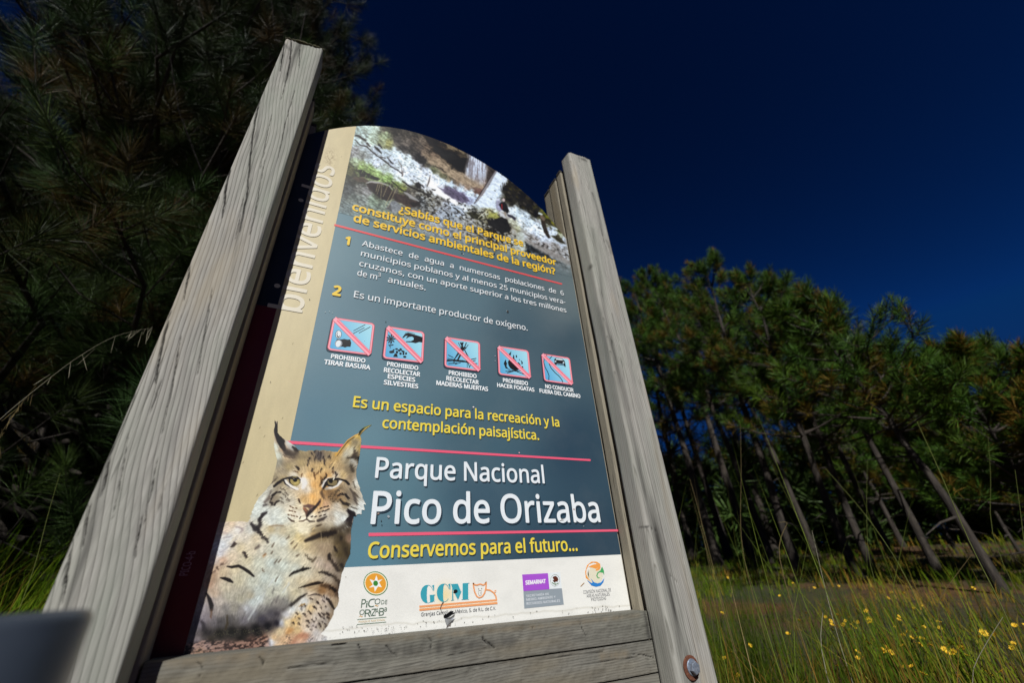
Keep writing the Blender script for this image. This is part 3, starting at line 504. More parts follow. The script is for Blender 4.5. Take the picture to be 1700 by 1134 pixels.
    patch([(607,304),(618,301),(632,303),(645,307),(652,313),(655,322),(652,330),(644,334),(633,330),(622,322),(613,314)],(62,48,44)); mark([(608,303),(620,301.5),(634,304),(646,309),(652,314)],[1,1.6,1.2,1,.8],(166,164,160)); patch([(618,313),(630,318),(641,332),(630,328)],(38,30,32),.8,1.6)
    patch([(651,322),(660,320),(672,324),(684,331),(697,337),(697,341),(688,344),(676,344),(668,338),(656,334)],(74,58,54)); mark([(672,319),(684,327),(695,334)],[1.6,2.2,1],(150,150,152)); patch([(680,336),(697,336),(697,341),(686,343)],(46,34,34)); patch([(640,346),(648,335),(656,333),(664,340),(670,350),(655,354)],(128,134,142)); patch([(640,346),(648,338),(652,352)],(90,90,92))
    for p in [[(626,322),(632,303)],[(632,330),(634,304)],[(636,326),(643,309)],[(640,340),(652,315)],[(644,344),(660,308)],[(624,318),(628,304)]]: mark(p,.4,(176,168,120),.9,.5,0)
    for i in range(30):
        xx = 588+(i*41 % 80); yy = 274+(xx-588)*.45+(i*17 % 14); mark([(xx,yy),(xx+2.5*math.cos(i),yy-4)],.4,(120,165,70) if i % 3 else (176,200,120),.75,.6,0)
    patch([(690,304),(694,301),(700,306),(698,312),(692,312)],K); mark([(701,307),(704,311)],[1,1],K); mark([(668,300),(682,310),(700,318),(712,326)],[1,1.6,1.8,1],(44,38,34)); mark([(650,300),(662,312),(674,318)],[1,1.5,1],(50,50,30),.8)
    # cliff: black recesses, ledge, falling water
    patch([(690,216),(700,217),(716,222),(722,232),(720,244),(712,240),(705,228)],(44,36,30),.85); patch([(720,238),(732,245),(745,252),(760,254),(776,262),(777,278),(771,288),(760,284),(748,272),(733,262),(722,252)],(30,24,18),.95,1.4); patch([(736,231),(748,236),(762,246),(758,250),(744,246)],(124,110,84),.8); patch([(748,234),(762,240),(764,246),(754,242)],(40,34,28),.9); patch([(758,255),(776,256),(778,262),(764,262)],(92,82,66),.8)
    patch([(700,252),(712,258),(735,270),(752,282),(772,290),(800,302),(806,310),(796,314),(770,306),(744,292),(722,276),(706,262)],(158,138,112),.75,2.5); patch([(786,312),(806,314),(800,326),(790,320)],(116,84,76),.8,1.5); mark([(722,275),(732,280),(740,286)],[.6,1,.6],(60,50,40))
    fall = poly_soft(X, Y, [(776,246),(790,250),(806,262),(808,280),(812,306),(798,308),(780,296),(772,282),(778,262)], 3.5)
    st = fbm(X/1.5+Y/26, Y/16, 55, 3); fc = np.where((st > .5)[..., None], np.array([206,212,224.]), np.array([142,140,152.])); fa = fall*(.86-.5*np.clip((Y-282)/26, 0, 1))
    img = img*(1-fa[..., None])+fc*fa[..., None]
    patch([(806,262),(814,264),(828,275),(824,286),(812,308),(806,300),(810,280)],(70,60,52),.75,2.2); mark([(814,264),(814.5,275)],[.8,.4],(196,196,190),.8,.5,0)
    # leaning log hung with ice
    patch([(828,276),(835,279),(838,287),(836,300),(829,312),(823,322),(822,334),(824,346),(810,344),(797,344),(790,338),(800,325),(813,306)],(212,220,230),.97,1.0,.1,.14); mark([(829,275),(818,292),(806,312),(793,332),(787,338)],[2.4,2.2,1.8,1.5,.5],(138,136,142),.95,.7,.05); mark([(826,277),(812,298),(797,322),(787,338)],[.6,.6,.7,.4],(58,48,48),.9,.6,.05)
    for (x, y, l) in [(838,284,8),(839,291,16),(836,298,12),(833,306,10),(830,311,8),(827,316,7)]: mark([(x,y),(x,y+l)],[1.4,.2],(206,216,228),.95,.6,0)
    for (x, y) in [(821,316),(833,290),(815,330)]: mark([(x,y),(x+1.5,y+.6)],.8,(70,74,70),.8,.6,0)
    patch([(708,302),(712,292),(716,290),(722,303),(735,315),(742,322),(752,330),(764,337),(758,341),(740,331),(722,321),(712,314)],(240,236,230),.93,1.0,.25,.08); mark([(714,291),(712,301),(709.5,309)],[.4,1.3,.7],(92,82,80)); mark([(717,314),(722,315)],[1,1],K); patch([(727,309),(735,313),(746,308),(758,317),(772,325),(780,333),(768,337),(752,330),(738,321)],(98,90,118),.9,1,.35,.3)
    mark([(745,339),(742,331),(747,330)],[.8,.8,.6],(60,60,60)); mark([(762,337),(765,338)],[1.4,1],K)
    for i in range(42):
        xx = 700+(i*53 % 120); yy = 316+(xx-700)*.32+(i*29 % 30); a = (i*1.7) % 3.1; mark([(xx,yy),(xx+7*math.cos(a),yy+4*math.sin(a))],.5,((206,208,200),(40,38,38),(150,142,110))[i % 3],.8,.6,.2)
    patch([(772,352),(788,352),(802,360),(798,366),(784,362)],(56,56,30),.85); patch([(812,352),(822,354),(832,362),(822,364),(810,360)],(168,170,82),.85); patch([(806,362),(818,366),(833,360),(842,364),(846,378),(848,384),(836,386),(822,380),(812,374)],(26,20,14),.97,1.2); mark([(830,352),(838,360)],[2,2.5],(205,200,196),.85); mark([(808,350),(798,358),(794,362)],[.7,.7,.5],(214,208,180))
    # mossy forest edge right of the ice
    for i in range(60):
        xx = 842+(i*47 % 86); yy = 285+(xx-842)*.92+(i*31 % 46)-6; mark([(xx,yy),(xx+3,yy+2.4)],1.3,((92,88,34),(26,22,16),(112,104,98),(40,38,20))[i % 4],.6,1.2,.4)
    for i in range(16): mark([(898+i*1.7,346+i*1.6+(i*7 % 6)),(901+i*1.7,348+i*1.6+(i*7 % 6))],1.4,(140,142,26) if i % 2 else (92,96,20),.8,1,.3)
    # two climbers in winter clothes, one striding off to the right
    patch([(824,333),(827,329),(831,333),(832,340),(834,349),(829,351),(824,347),(823,340)],(150,150,176),.95,.7,.1); mark([(826,331),(828,331)],[2,1.8],(206,206,216),.95,.6,0)
    patch([(828,339),(832,335),(838,335),(842,341),(845,349),(843,354),(838,352),(832,347)],(24,24,40),.97,.6,.05,.1); mark([(836,331),(836.5,332.5)],[2,1.8],(206,180,176),.95,.6,0); mark([(833,339),(833.5,347)],[.9,.7],(190,36,40),.95,.5,0); mark([(838,353),(840,358)],[2,1.5],(150,140,128),.9,.7,.1); patch([(842,355),(850,357),(857,362),(855,367),(850,362),(843,359)],(56,54,76),.9,.8,.1)
    patch([(897,359),(901,357),(904,363),(906,373),(910,386),(915,395),(910,395),(903,386),(899,374)],(62,52,42),.96,.8,.15); mark([(895,354),(899,356)],[1.8,1.6],(206,214,214),.9,.6,.2); mark([(899,360),(902,364)],[2.6,2.4],(130,112,96),.85,.8,.2); mark([(893,378),(898,380)],[1.2,.8],(70,72,70)); patch([(917,391),(925,389),(932,395),(938,405),(930,403),(922,398)],(58,54,36),.9,1); patch([(921,381),(932,381),(938,388),(930,388)],(86,86,36),.9,1)
    # pale stump and fallen trunk in front
    patch([(857,387),(868,385),(870,400),(872,418),(876,436),(862,436),(854,412)],(182,186,172),.85,1.2); mark([(872,398),(892,410),(915,420),(945,437)],[1.4,4,5,4],(150,146,144),.8,1.6); patch([(872,402),(892,414),(915,428),(940,440),(925,436),(898,424),(876,416)],(52,58,62),.85,1.8)
    gr = img.mean(axis=2, keepdims=True); img = gr+(img-gr)*.68; img = (img-120)*1.34+112; hi = np.clip((img.mean(axis=2)-150)/60, 0, 1)[..., None]; img = np.clip(img+hi*np.array([-16., -8, 2]), 0, 255)
    # the photograph fades into the blue of the panel towards the heading
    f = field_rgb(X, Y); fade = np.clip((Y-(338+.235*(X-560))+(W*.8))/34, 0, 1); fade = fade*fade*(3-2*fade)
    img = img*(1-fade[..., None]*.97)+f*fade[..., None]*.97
    return np.clip(img, 0, 255), X, Y
# ---------------------------------------------------------------- the information sign: posts, rails, backing timbers, bolt
sign = empty("information_sign", (0.26, 0, 0))
tag(sign, "tall weathered timber park sign with arched printed panel between two grey posts", "sign")
def part(name, me, mats, parent=sign):
    o = bpy.data.objects.new(name, me); COL.objects.link(o)
    for m in (mats if isinstance(mats, (list, tuple)) else [mats]): me.materials.append(m)
    o.parent = parent
    if parent is sign: o.matrix_parent_inverse = Matrix.Translation(-sign.location)
    return o
def timber(x0, x1, y0, y1, z0, z1, dz=0.0, dzy=0.0, bev=0.003, seed=0, wob=0.0012, tilt=0.0, seg=40, axis='Z', cracks=None, name="t", nfront=76, dzs=.004):
    """sawn timber with rounded arrises and a slightly uneven surface; dz / dzy slope its top; cracks: polylines (x, z, width, channel) worked into the front face"""
    rs = np.random.RandomState(seed)
    per = []
    corner = [(x0, y0, 1, 1), (x1, y0, -1, 1), (x1, y1, -1, -1), (x0, y1, 1, -1)]
    fine = cracks is not None
    nfront = nfront if fine else 10
    xs = np.linspace(x0+bev, x1-bev, nfront)
    per += [(x, y0) for x in xs]
    for a in np.linspace(0, math.pi/2, 4)[1:-1]: per.append((x1-bev+bev*math.sin(a), y0+bev-bev*math.cos(a)))
    per += [(x1, y) for y in np.linspace(y0+bev, y1-bev, 8)] + [(x, y1) for x in np.linspace(x1-bev, x0+bev, 6)] + [(x0, y) for y in np.linspace(y1-bev, y0+bev, 8)]
    for a in np.linspace(0, math.pi/2, 4)[1:-1]: per.append((x0+bev-bev*math.cos(a), y0+bev-bev*math.sin(a)))
    per = np.array(per); n = len(per)
    nz = int((z1-z0)/dzs) if fine else seg
    t = np.linspace(0, 1, nz)
    P = np.repeat(per[None], nz, 0); X, Y = P[..., 0], P[..., 1]
    top = z1+dz*(X-x0)/(x1-x0)+dzy*(Y-y0); Z = z0+(top-z0)*t[:, None]
    # gentle unevenness of old wood
    w = wob*(fbm(X*60+seed, Z*(5 if axis == 'Z' else 60), seed+1, 3)-.5)*2
    nxd = np.where(np.isclose(X, x1), 1, np.where(np.isclose(X, x0), -1, 0)); nyd = np.where(np.isclose(Y, y0), -1, np.where(np.isclose(Y, y1), 1, 0))
    X = X+nxd*w; Y = Y+nyd*w
    C = np.zeros(X.shape+(3,))
    if fine:
        fm = (np.arange(n) < nfront+3)[None] | (np.arange(n) > n-12)[None]
        jx = (fbm(X*300, Z*40, seed+5, 3)-.5)*.003
        for ck in cracks:
            pts, wd, ch, soft = ck
            d = seg_dist(X+jx, Z, pts, wd); al = np.clip(.5-d/(2*soft), 0, 1)*fm*np.clip(1.4-(Y-y0)/.02, 0, 1)
            if ch: al = al*np.clip(.35+1.5*(fbm(X*90, Z*9, seed+8, 3)-.25), .2, 1)
            C[..., ch] = np.maximum(C[..., ch], al)
            if ch == 0: Y = Y+al*.0035*(nyd == -1)
    if tilt: Z = Z+tilt*(X-x0)
    V = np.stack([X, Y, Z], -1).reshape(-1, 3)
    i, j = np.meshgrid(np.arange(nz-1), np.arange(n), indexing='ij'); a = i*n+j; b = i*n+(j+1) % n
    F = np.stack([a, b, b+n, a+n], -1).reshape(-1, 4)
    me = np_mesh(name, V, F, 4); set_col(me, C.reshape(-1, 3), "Wear")
    bm = bmesh.new(); bm.from_mesh(me); bm.verts.ensure_lookup_table()
    f = bm.faces.new([bm.verts[q] for q in range((nz-1)*n, nz*n)]); f.material_index = 1
    bm.faces.new([bm.verts[q] for q in range(n-1, -1, -1)])
    for q in bm.faces: q.smooth = True
    f.smooth = False
    for e in f.edges: e.smooth = False
    bm.to_mesh(me); bm.free()
    return me
def on_face(D, pts):          # surveyed points on a post's front face -> (x, z)
    out = []
    for p in pts:
        q = panel_pt(p[0], p[1], D); out.append((q.x, q.z))
    return out
def ck(D, pts, w, ch=0, soft=.0005): return (on_face(D, pts), [x*(.0015 if ch == 0 else .001) for x in w], ch, soft)
L = .86
left_cracks = [ck(L, [(436.5,141),(425.5,190),(419,229),(414.5,273),(409,330),(398,385)], [.3,.9,.8,.8,.6,.2]), ck(L, [(384,264),(375,317),(369,365)], [.8,1.0,.2]), ck(L, [(320,406),(312,458),(305,500)], [.6,.8,.2]),
    ck(L, [(288,500),(274,550),(262,610),(257,640)], [.3,.6,.6,.2]), ck(L, [(193,718),(180,770),(168,822)], [.3,.7,.2]), ck(L, [(151,830),(144,870),(137,910)], [.3,.7,.3]), ck(L, [(118,915),(110,960),(105,1000)], [.3,.8,.3]),
    ck(L, [(268,629),(258,660),(249,687)], [.2,.5,.2]), ck(L, [(236,855),(230,890),(224,927)], [.2,.6,.2]), ck(L, [(472,66),(469,92),(465,118)], [.9,.9,.3]), ck(L, [(484,68),(482,102),(476,130),(466,165)], [.8,.8,.5,.2]), ck(L, [(498,80),(496,115)], [.5,.2]),
    ck(L, [(452,190),(441,235),(433,280)], [.15,.4,.15]), ck(L, [(489,150),(474,205),(462,262)], [.2,.5,.2]), ck(L, [(440,265),(428,330),(416,390)], [.15,.35,.15]), ck(L, [(352,480),(338,560),(328,620)], [.15,.4,.15]), ck(L, [(404,330),(392,395)], [.3,.15]), ck(L, [(300,560),(286,640),(270,720)], [.15,.4,.15]), ck(L, [(336,330),(330,366)], [.4,.2]), ck(L, [(262,760),(250,820),(240,870)], [.15,.3,.15]), ck(L, [(214,720),(200,800),(188,860)], [.15,.3,.1]),
    ck(L, [(500,72),(486,105),(474,135)], [7,6,1], 1, .006), ck(L, [(470,72),(482,82)], [6,4], 1, .006), ck(L, [(186,715),(166,815),(140,920),(112,1010)], [2,3,3,2], 1, .004), ck(L, [(440,140),(410,330),(380,470)], [.5,1.2,.5], 1, .003)]
Rr = .88
right_cracks = [ck(Rr, [(1058,880),(1073,873.8),(1093,882.6)], [.5,.5,.2]), ck(Rr, [(1112,954),(1126,968)], [.5,.2]), ck(Rr, [(975,375),(985,405),(990,432)], [.3,.5,.2]), ck(Rr, [(996,372),(1003,400),(1012,425)], [.3,.6,.3]), ck(Rr, [(1006,398),(1013,412)], [.5,.3]), ck(Rr, [(1075,640),(1092,720),(1106,790)], [.15,.35,.15]), ck(Rr, [(1128,900),(1140,960),(1152,1010)], [.15,.35,.15]), ck(Rr, [(1050,520),(1068,600)], [.15,.3]),
    ck(Rr, [(962,262),(972,266)], [5,5], 1, .006), ck(Rr, [(983,320),(992,350),(1000,390)], [2,4,2], 1, .005), ck(Rr, [(1012,402),(1017,420)], [6,4], 1, .008), ck(Rr, [(976,430),(982,440)], [4,5], 1, .006), ck(Rr, [(979,430),(983,440)], [1.2,1.2], 0, .003),
    ck(Rr, [(984,380),(1004,520),(1050,720),(1074,820),(1091,890),(1111,980),(1136,1090),(1148,1140)], [2,4,6,8,9,10,10,10], 1, .008), ck(Rr, [(1016,520),(1062,720),(1090,840),(1124,990),(1150,1100)], [.3,.6,.8,.8,.6], 1, .002), ck(Rr, [(1080,700),(1110,850),(1150,1010),(1160,1060)], [1,3,3,1], 2, .012)]
lp = part("post", timber(-.2288, -.1432, -.112, -.055, -.25, 1.977, .022, 0, .004, 3, .0018, cracks=left_cracks), [M_POST, M_MOSS])
rp = part("post", timber(.664, .764, -.096, -.039, -.25, 2.040, .010, .15, .009, 9, .002, cracks=right_cracks), [M_POST_R, M_POST_R])
# mossy rim on the left post's end grain
ms = []
rs = np.random.RandomState(2)
bm = bmesh.new()
for k in range(150):
    x = -.2288+rs.rand()*.0856; y = -.113+rs.rand()**2*.057; z = 1.977+.022*(x+.2288)/.0856
    bmesh.ops.create_icosphere(bm, subdivisions=1, radius=.0022+rs.rand()*.0028, matrix=Matrix.Translation((x, y, z)) @ Matrix.Diagonal((1.3, 1, .8, 1)))
me = bpy.data.meshes.new("moss"); bm.to_mesh(me); bm.free(); part("moss", me, M_MOSS, lp)
# laminated timbers behind each post
for (x0, x1, y0, y1, z1, mt, sd) in [(.664, .764, -.030, -.002, 2.008, M_BACK, 21), (.664, .764, .0045, .052, 2.004, M_BACK, 22), (.665, .764, .0535, .092, 1.998, M_BACK, 23),
                                     (-.2288, -.1395, -.047, -.002, 1.86, M_BACK, 24), (-.2288, -.128, .0045, .05, 1.83, M_BACK, 25), (-.2288, -.124, .0515, .095, 1.80, M_BACK, 26)]:
    o = part("backing_timber", timber(x0, x1, y0, y1, -.25, z1, 0, 0, .002, sd, .0008), [mt, M_DARK])
    cpm = timber(x0-.001, x1, y0+.001, y1-.001, z1+.0005, z1+.013, 0, 0, .002, sd+40, .0004, seg=3)
    part("shade_strip", cpm, [M_DARK, M_DARK], o)  # dark strip added to stand for the shaded slanted top
# the rails below the panel
zt = .676
def rail_ck(pts, w, ch=0, soft=.0005): return ([(x, z+.0256*(x+.1365)) for x, z in on_face(.938, pts)], [q*.001 for q in w], ch, soft)
rail_cracks = [rail_ck([(710,1058),(717,1066),(715,1077)], [.4,.7,.3]), rail_ck([(800,1047),(802,1063),(815,1074)], [.4,.7,.4]), rail_ck([(595,1071),(599,1080)], [.8,.4]), rail_ck([(964,1036),(966.5,1045),(973,1057)], [.3,.6,.3]), rail_ck([(884,1041),(885,1063)], [.3,.5]), rail_ck([(800,1058),(821,1077)], [.3,.5]),
    rail_ck([(552,1071),(575,1070)], [1.2,.6]), rail_ck([(1050,1087),(1068,1088),(1086,1093)], [.2,.6,.3]), rail_ck([(430,1092),(437,1100),(433,1112)], [.4,.6,.3]), rail_ck([(330,1100),(336,1112),(330,1125)], [.3,.6,.3]), rail_ck([(640,1070),(648,1082),(660,1090)], [.2,.5,.2]), rail_ck([(480,1110),(520,1104),(560,1102)], [.2,.5,.2]),
    rail_ck([(890,1098),(940,1090),(1000,1083)], [.2,.5,.2]), rail_ck([(940,1110),(1010,1098),(1060,1092)], [.2,.5,.2]), rail_ck([(1000,1090),(1040,1086)], [6,3], 2, .006), rail_ck([(280,1100),(400,1090),(520,1078)], [3,5,3], 2, .006), rail_ck([(620,1064),(760,1052),(900,1040),(1060,1022)], [2,2,2,2], 2, .004), rail_ck([(1070,1020),(1078,1060)], [3,4], 1, .004), rail_ck([(600,1085),(760,1075),(850,1064)], [3,6,3], 1, .009)]
for k, h in enumerate((.0455, .0485, .050, .05, .05)):
    x0, x1 = -.1365, .6625
    nm = timber(x0, x1, -.050, -.0035, zt-h, zt, 0, 0, .003, 50+k, .002, tilt=-.0256, seg=12, axis='X', cracks=rail_cracks if k < 2 else None, nfront=420, dzs=.0015)
    part("rail", nm, [M_RAIL, M_RAIL])
    zt -= h+.0022
# through bolt with rusty washer
bc = panel_pt(1146, 1109, .88)
def lathe(profile, n, center, hexa=False):
    bm = bmesh.new(); rings = []
    for (r, y) in profile:
        ring = []
        for k in range(n):
            a = 2*math.pi*(k+.3)/n; ring.append(bm.verts.new((center[0]+r*math.cos(a), center[1]-y, center[2]+r*math.sin(a))))
        rings.append(ring)
    for q in range(len(rings)-1):
        for k in range(n): bm.faces.new((rings[q][k], rings[q][(k+1) % n], rings[q+1][(k+1) % n], rings[q+1][k]))
    bm.faces.new(rings[-1]); me = bpy.data.meshes.new("b"); bmesh.ops.recalc_face_normals(bm, faces=bm.faces[:]); bm.to_mesh(me); bm.free(); return me
part("washer", lathe([(.0185, 0), (.0188, .0018), (.0176, .0026), (.009, .0022)], 40, (bc.x, -.097, bc.z)), M_RUST, rp)
bh = bc.x+.0015
part("bolt_head", lathe([(.0125, .0), (.0125, .0015), (.0098, .0022), (.0102, .0026), (.0102, .0088), (.0092, .0100), (.0055, .0103)], 6, (bh, -.0992, bc.z+.0005)), M_ZINC, rp)
part("bolt_collar", lathe([(.0128, 0), (.0130, .0012), (.0122, .0022), (.006, .0024)], 32, (bh, -.0990, bc.z+.0005)), M_ZINC, rp)

# ---------------------------------------------------------------- the printed aluminium panel
XL, XR, ZB = -.30*S, .828*S, .640
arch_pts = np.array([(-.30,1.115),(-.20,1.268),(-.118,1.353),(-.037,1.419),(.027,1.463),(.147,1.516),(.295,1.526),(.453,1.486),(.59,1.424),(.699,1.347),(.767,1.283),(.828,1.182)])
pf = np.polyfit(arch_pts[:, 0], arch_pts[:, 1], 5)
def arch(x): return CAM.z + S*np.polyval(pf, np.asarray(x)/S)
def proj(x, y, z):
    v = np.stack([np.asarray(x, float)-CAM.x, -(np.asarray(z, float)-CAM.z), np.asarray(y, float)-CAM.y*np.ones_like(x)], -1)
    p = v @ np.array(MW).T
    return 850+FPX*p[..., 0]/p[..., 2], 567+FPX*p[..., 1]/p[..., 2]
cx = np.linspace(XL, XR, 90)
bm = bmesh.new()
outl = [(XL, ZB), (XR, ZB)]+[(x, float(arch(x))) for x in cx[::-1]]
fr = [bm.verts.new((x, 0, z)) for x, z in outl]; bk = [bm.verts.new((x, .003, z)) for x, z in outl]
bm.faces.new(fr); bm.faces.new(bk[::-1])
for k in range(len(fr)): bm.faces.new((fr[k], bk[k], bk[(k+1) % len(fr)], fr[(k+1) % len(fr)]))
me = bpy.data.meshes.new("panel"); bm.to_mesh(me); bm.free()
panel = part("panel", me, M_ALU)
def colgrid(xa, xb, zfun0, zfun1, nc, nr, proud, colour):
    xs = np.linspace(xa, xb, nc); t = np.linspace(0, 1, nr)
    Xg = np.repeat(xs[:, None], nr, 1); Z0 = zfun0(xs)[:, None]; Z1 = zfun1(xs)[:, None]; Zg = Z0+(Z1-Z0)*t[None]
    Yg = np.full(Xg.shape, -proud); px, py = proj(Xg, Yg, Zg); Cg = colour(px, py, Xg, Zg)
    i, j = np.meshgrid(np.arange(nc-1), np.arange(nr-1), indexing='ij'); a = i*nr+j
    me = np_mesh("g", np.stack([Xg, Yg, Zg], -1).reshape(-1, 3), np.stack([a, a+nr, a+nr+1, a+1], -1).reshape(-1, 4), 4)
    set_col(me, lin(Cg.reshape(-1, 3))); return me
inset = .0006
arch_in = lambda x: arch(x)-.0006
low = lambda x: np.full(x.shape, ZB+.001)
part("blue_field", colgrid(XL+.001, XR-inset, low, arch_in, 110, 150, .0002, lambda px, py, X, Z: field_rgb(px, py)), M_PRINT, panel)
class Print:
    """flat printed shapes on the panel, each at its own hair's breadth of ink"""
    def __init__(s, base): s.V = []; s.F = []; s.C = []; s.base = base; s.k = 0
    def poly(s, pts, col, lay=None):
        if lay is None: s.k += 1; lay = s.k
        n = len(s.V); pr = s.base+lay*.00002
        for i, p in enumerate(pts):
            q = panel_pt(p[0], p[1], 1.0, pr); s.V.append((q.x, -pr, q.z)); c = col[i] if isinstance(col, list) else col; s.C.append(lin(c))
        s.F.append(list(range(n, n+len(pts))))
    def stroke(s, pts, w, col, lay=None):
        if not isinstance(w, (list, tuple)): w = [w]*len(pts)
        P = np.array(pts, float); L_, R_ = [], []
        for i in range(len(P)):
            d = P[min(i+1, len(P)-1)]-P[max(i-1, 0)]; d = d/(np.linalg.norm(d)+1e-9); nrm = np.array([-d[1], d[0]])
            L_.append(P[i]+nrm*w[i]/2); R_.append(P[i]-nrm*w[i]/2)
        if lay is None: s.k += 1; lay = s.k
        for i in range(len(P)-1): s.poly([L_[i], L_[i+1], R_[i+1], R_[i]], col, lay)
    def ell(s, cx, cy, rx, ry, col, rot=0, n=28, lay=None):
        s.poly([(cx+rx*math.cos(a)*math.cos(rot)-ry*math.sin(a)*math.sin(rot), cy+rx*math.cos(a)*math.sin(rot)+ry*math.sin(a)*math.cos(rot)) for a in np.linspace(0, 2*math.pi, n, endpoint=False)], col, lay)
    def build(s, name, parent=panel):
        me = bpy.data.meshes.new(name); me.from_pydata(s.V, [], s.F); 
        bm = bmesh.new(); bm.from_mesh(me); bmesh.ops.triangulate(bm, faces=[f for f in bm.faces if len(f.verts) > 4]); bm.to_mesh(me); bm.free()
        set_col(me, np.array(s.C)); return part(name, me, M_PRINT, parent)
def rect_mesh(xa, xb, za, zb, proud, col, n=2):
    f = lambda v: (lambda x: np.full(x.shape, v))
    return colgrid(xa, xb, f(za), f(zb), n, n, proud, lambda px, py, X, Z: np.broadcast_to(np.array(col, float), X.shape+(3,)))
# bands at the left edge: dark blue above, red below, then the sand coloured strip
def band_top(x): return arch(x)-.0006
part("dark_blue_band", colgrid(XL+.001, -.1045, lambda x: np.full(x.shape, CAM.z+S*.606), band_top, 12, 10, .0004, lambda px, py, X, Z: np.broadcast_to(np.array([22., 29, 42]), X.shape+(3,))), M_PRINT, panel)
part("red_band", rect_mesh(XL+.001, -.1045, ZB+.001, CAM.z+S*.606, .0004, (104, 6, 20)), M_PRINT, panel)
def tan_col(px, py, X, Z):
    sp = vnoise(X*900, Z*350, 4); st = fbm(X*120, Z*25, 9, 3); base = np.array([200, 186, 146.])*(1+.06*(st-.5))[..., None]
    stain = np.exp(-(((px-548)/9)**2+((py-262)/14)**2))*(fbm(X*300, Z*300, 12, 2) > .5)*.5
    base = base*(1-stain[..., None])+np.array([120, 100, 70.])*stain[..., None]
    return np.where((sp > .985)[..., None], np.array([120, 104, 76.]), base)
part("sand_strip", colgrid(-.1045, -.0312, low, band_top, 60, 420, .0004, tan_col), M_PRINT, panel)
# photograph of a frozen waterfall
fx0, fy0 = 545, 196; fimg = paint_falls(fx0, fy0, 430, 300, 1.5)[0]
def falls_col(px, py, X, Z): return sample_rgb(fimg, (px-fx0)*1.5, (py-fy0)*1.5)
def sample_rgb(A, x, y): return np.stack([sample(A[..., k], x, y) for k in range(3)], -1)
part("waterfall_photograph", colgrid(-.0312, XR-inset, lambda x: np.full(x.shape, CAM.z+S*.985)-.0*x, arch_in, 430, 330, .0006, falls_col), M_PRINT, panel)
# coloured rules
RED1, RED2 = (226, 82, 84), (236, 92, 122)
for nm, a, b, w0, w1, c in [("rule", (555,373), (933,471.5), 3.2, 2.2, RED1), ("rule", (477,734.5), (980.5,764.3), 5.2, 3.2, RED2), ("rule", (612,888), (1029,881), 5.6, 3.6, RED2)]:
    p = Print(.0008); p.stroke([a, b], [w0, w1], c); p.build(nm)
# white footer with weathering along its lower edge
wz = lambda x: np.interp(x, [panel_pt(565, 943).x, panel_pt(1035, 921).x], [panel_pt(565, 943).z, panel_pt(1035, 921).z])
def white_col(px, py, X, Z):
    b = np.full(X.shape+(3,), 1.0)*np.array([236, 235, 231.]); g = fbm(X*18, Z*30, 61, 3); b = b*(1-.05*np.clip(g-.45, 0, 1)*2)[..., None]*np.array([1, 1, .99])
    edge = np.clip(((py-(1040-.085*(px-700))))/16+(fbm(X*60, Z*60, 63, 3)-.5)*.8, 0, 1)          # grimy, peeling bottom edge
    b = b*(1-edge[..., None]*.12)+np.array([206, 204, 194.])*edge[..., None]*.12
    s = (vnoise(X*1100, Z*800, 65) > .86)*(vnoise(X*60, Z*30, 66) > .5)*edge; b = b*(1-.75*s[..., None])+np.array([70, 68, 62.])*.75*s[..., None]
    line = np.exp(-((py-(1034-.085*(px-700)+(fbm(X*40, Z*0, 69, 3)-.5)*9))/1.6)**2)*.28; b = b*(1-line[..., None])+np.array([172, 166, 148.])*line[..., None]
    for (hx, hy, r_) in [(741, 987, 15), (735, 990, 12)]: h = np.exp(-(((px-hx)/r_)**2+((py-hy)/(r_*1.1))**2))*.5; b = b*(1-h[..., None])+np.array([240, 214, 150.])*h[..., None]
    return b
part("white_footer", colgrid(panel_pt(520, 943).x, XR-inset, low, wz, 420, 130, .0008, white_col), M_PRINT, panel)
# photograph of a lynx, cut out along its outline
lx0, ly0, LSC = 298, 690, 1.7
limg, LXg, LYg = paint_lynx(lx0, ly0, 326, 424, LSC)
inside = in_poly(LXg, LYg, LYNX_OUT)
dxr = np.array([ray(x, y) for x, y in ((0, 0), (1, 0), (0, 1))]); 
RX = dxr[0][0]+(dxr[1][0]-dxr[0][0])*LXg+(dxr[2][0]-dxr[0][0])*LYg; RY = dxr[0][1]+(dxr[1][1]-dxr[0][1])*LXg+(dxr[2][1]-dxr[0][1])*LYg; RZ = dxr[0][2]+(dxr[1][2]-dxr[0][2])*LXg+(dxr[2][2]-dxr[0][2])*LYg
tt = (S-.0010)/RY; WX, WZ = RX*tt, CAM.z+RZ*tt
inside &= (WX > -.1045) & (WZ > ZB+.001)
ny, nx = inside.shape; i, j = np.meshgrid(np.arange(ny-1), np.arange(nx-1), indexing='ij')
ok = inside[:-1, :-1] & inside[1:, :-1] & inside[:-1, 1:] & inside[1:, 1:]
a = (i*nx+j)[ok]; F = np.stack([a, a+nx, a+nx+1, a+1], -1); used = np.unique(F); rem = np.zeros(ny*nx, int); rem[used] = np.arange(len(used))
me = np_mesh("lynx", np.stack([WX, np.full(WX.shape, -.0010), WZ], -1).reshape(-1, 3)[used], rem[F], 4); set_col(me, lin(limg.reshape(-1, 3)[used]))
part("lynx_photograph", me, M_PRINT, panel)

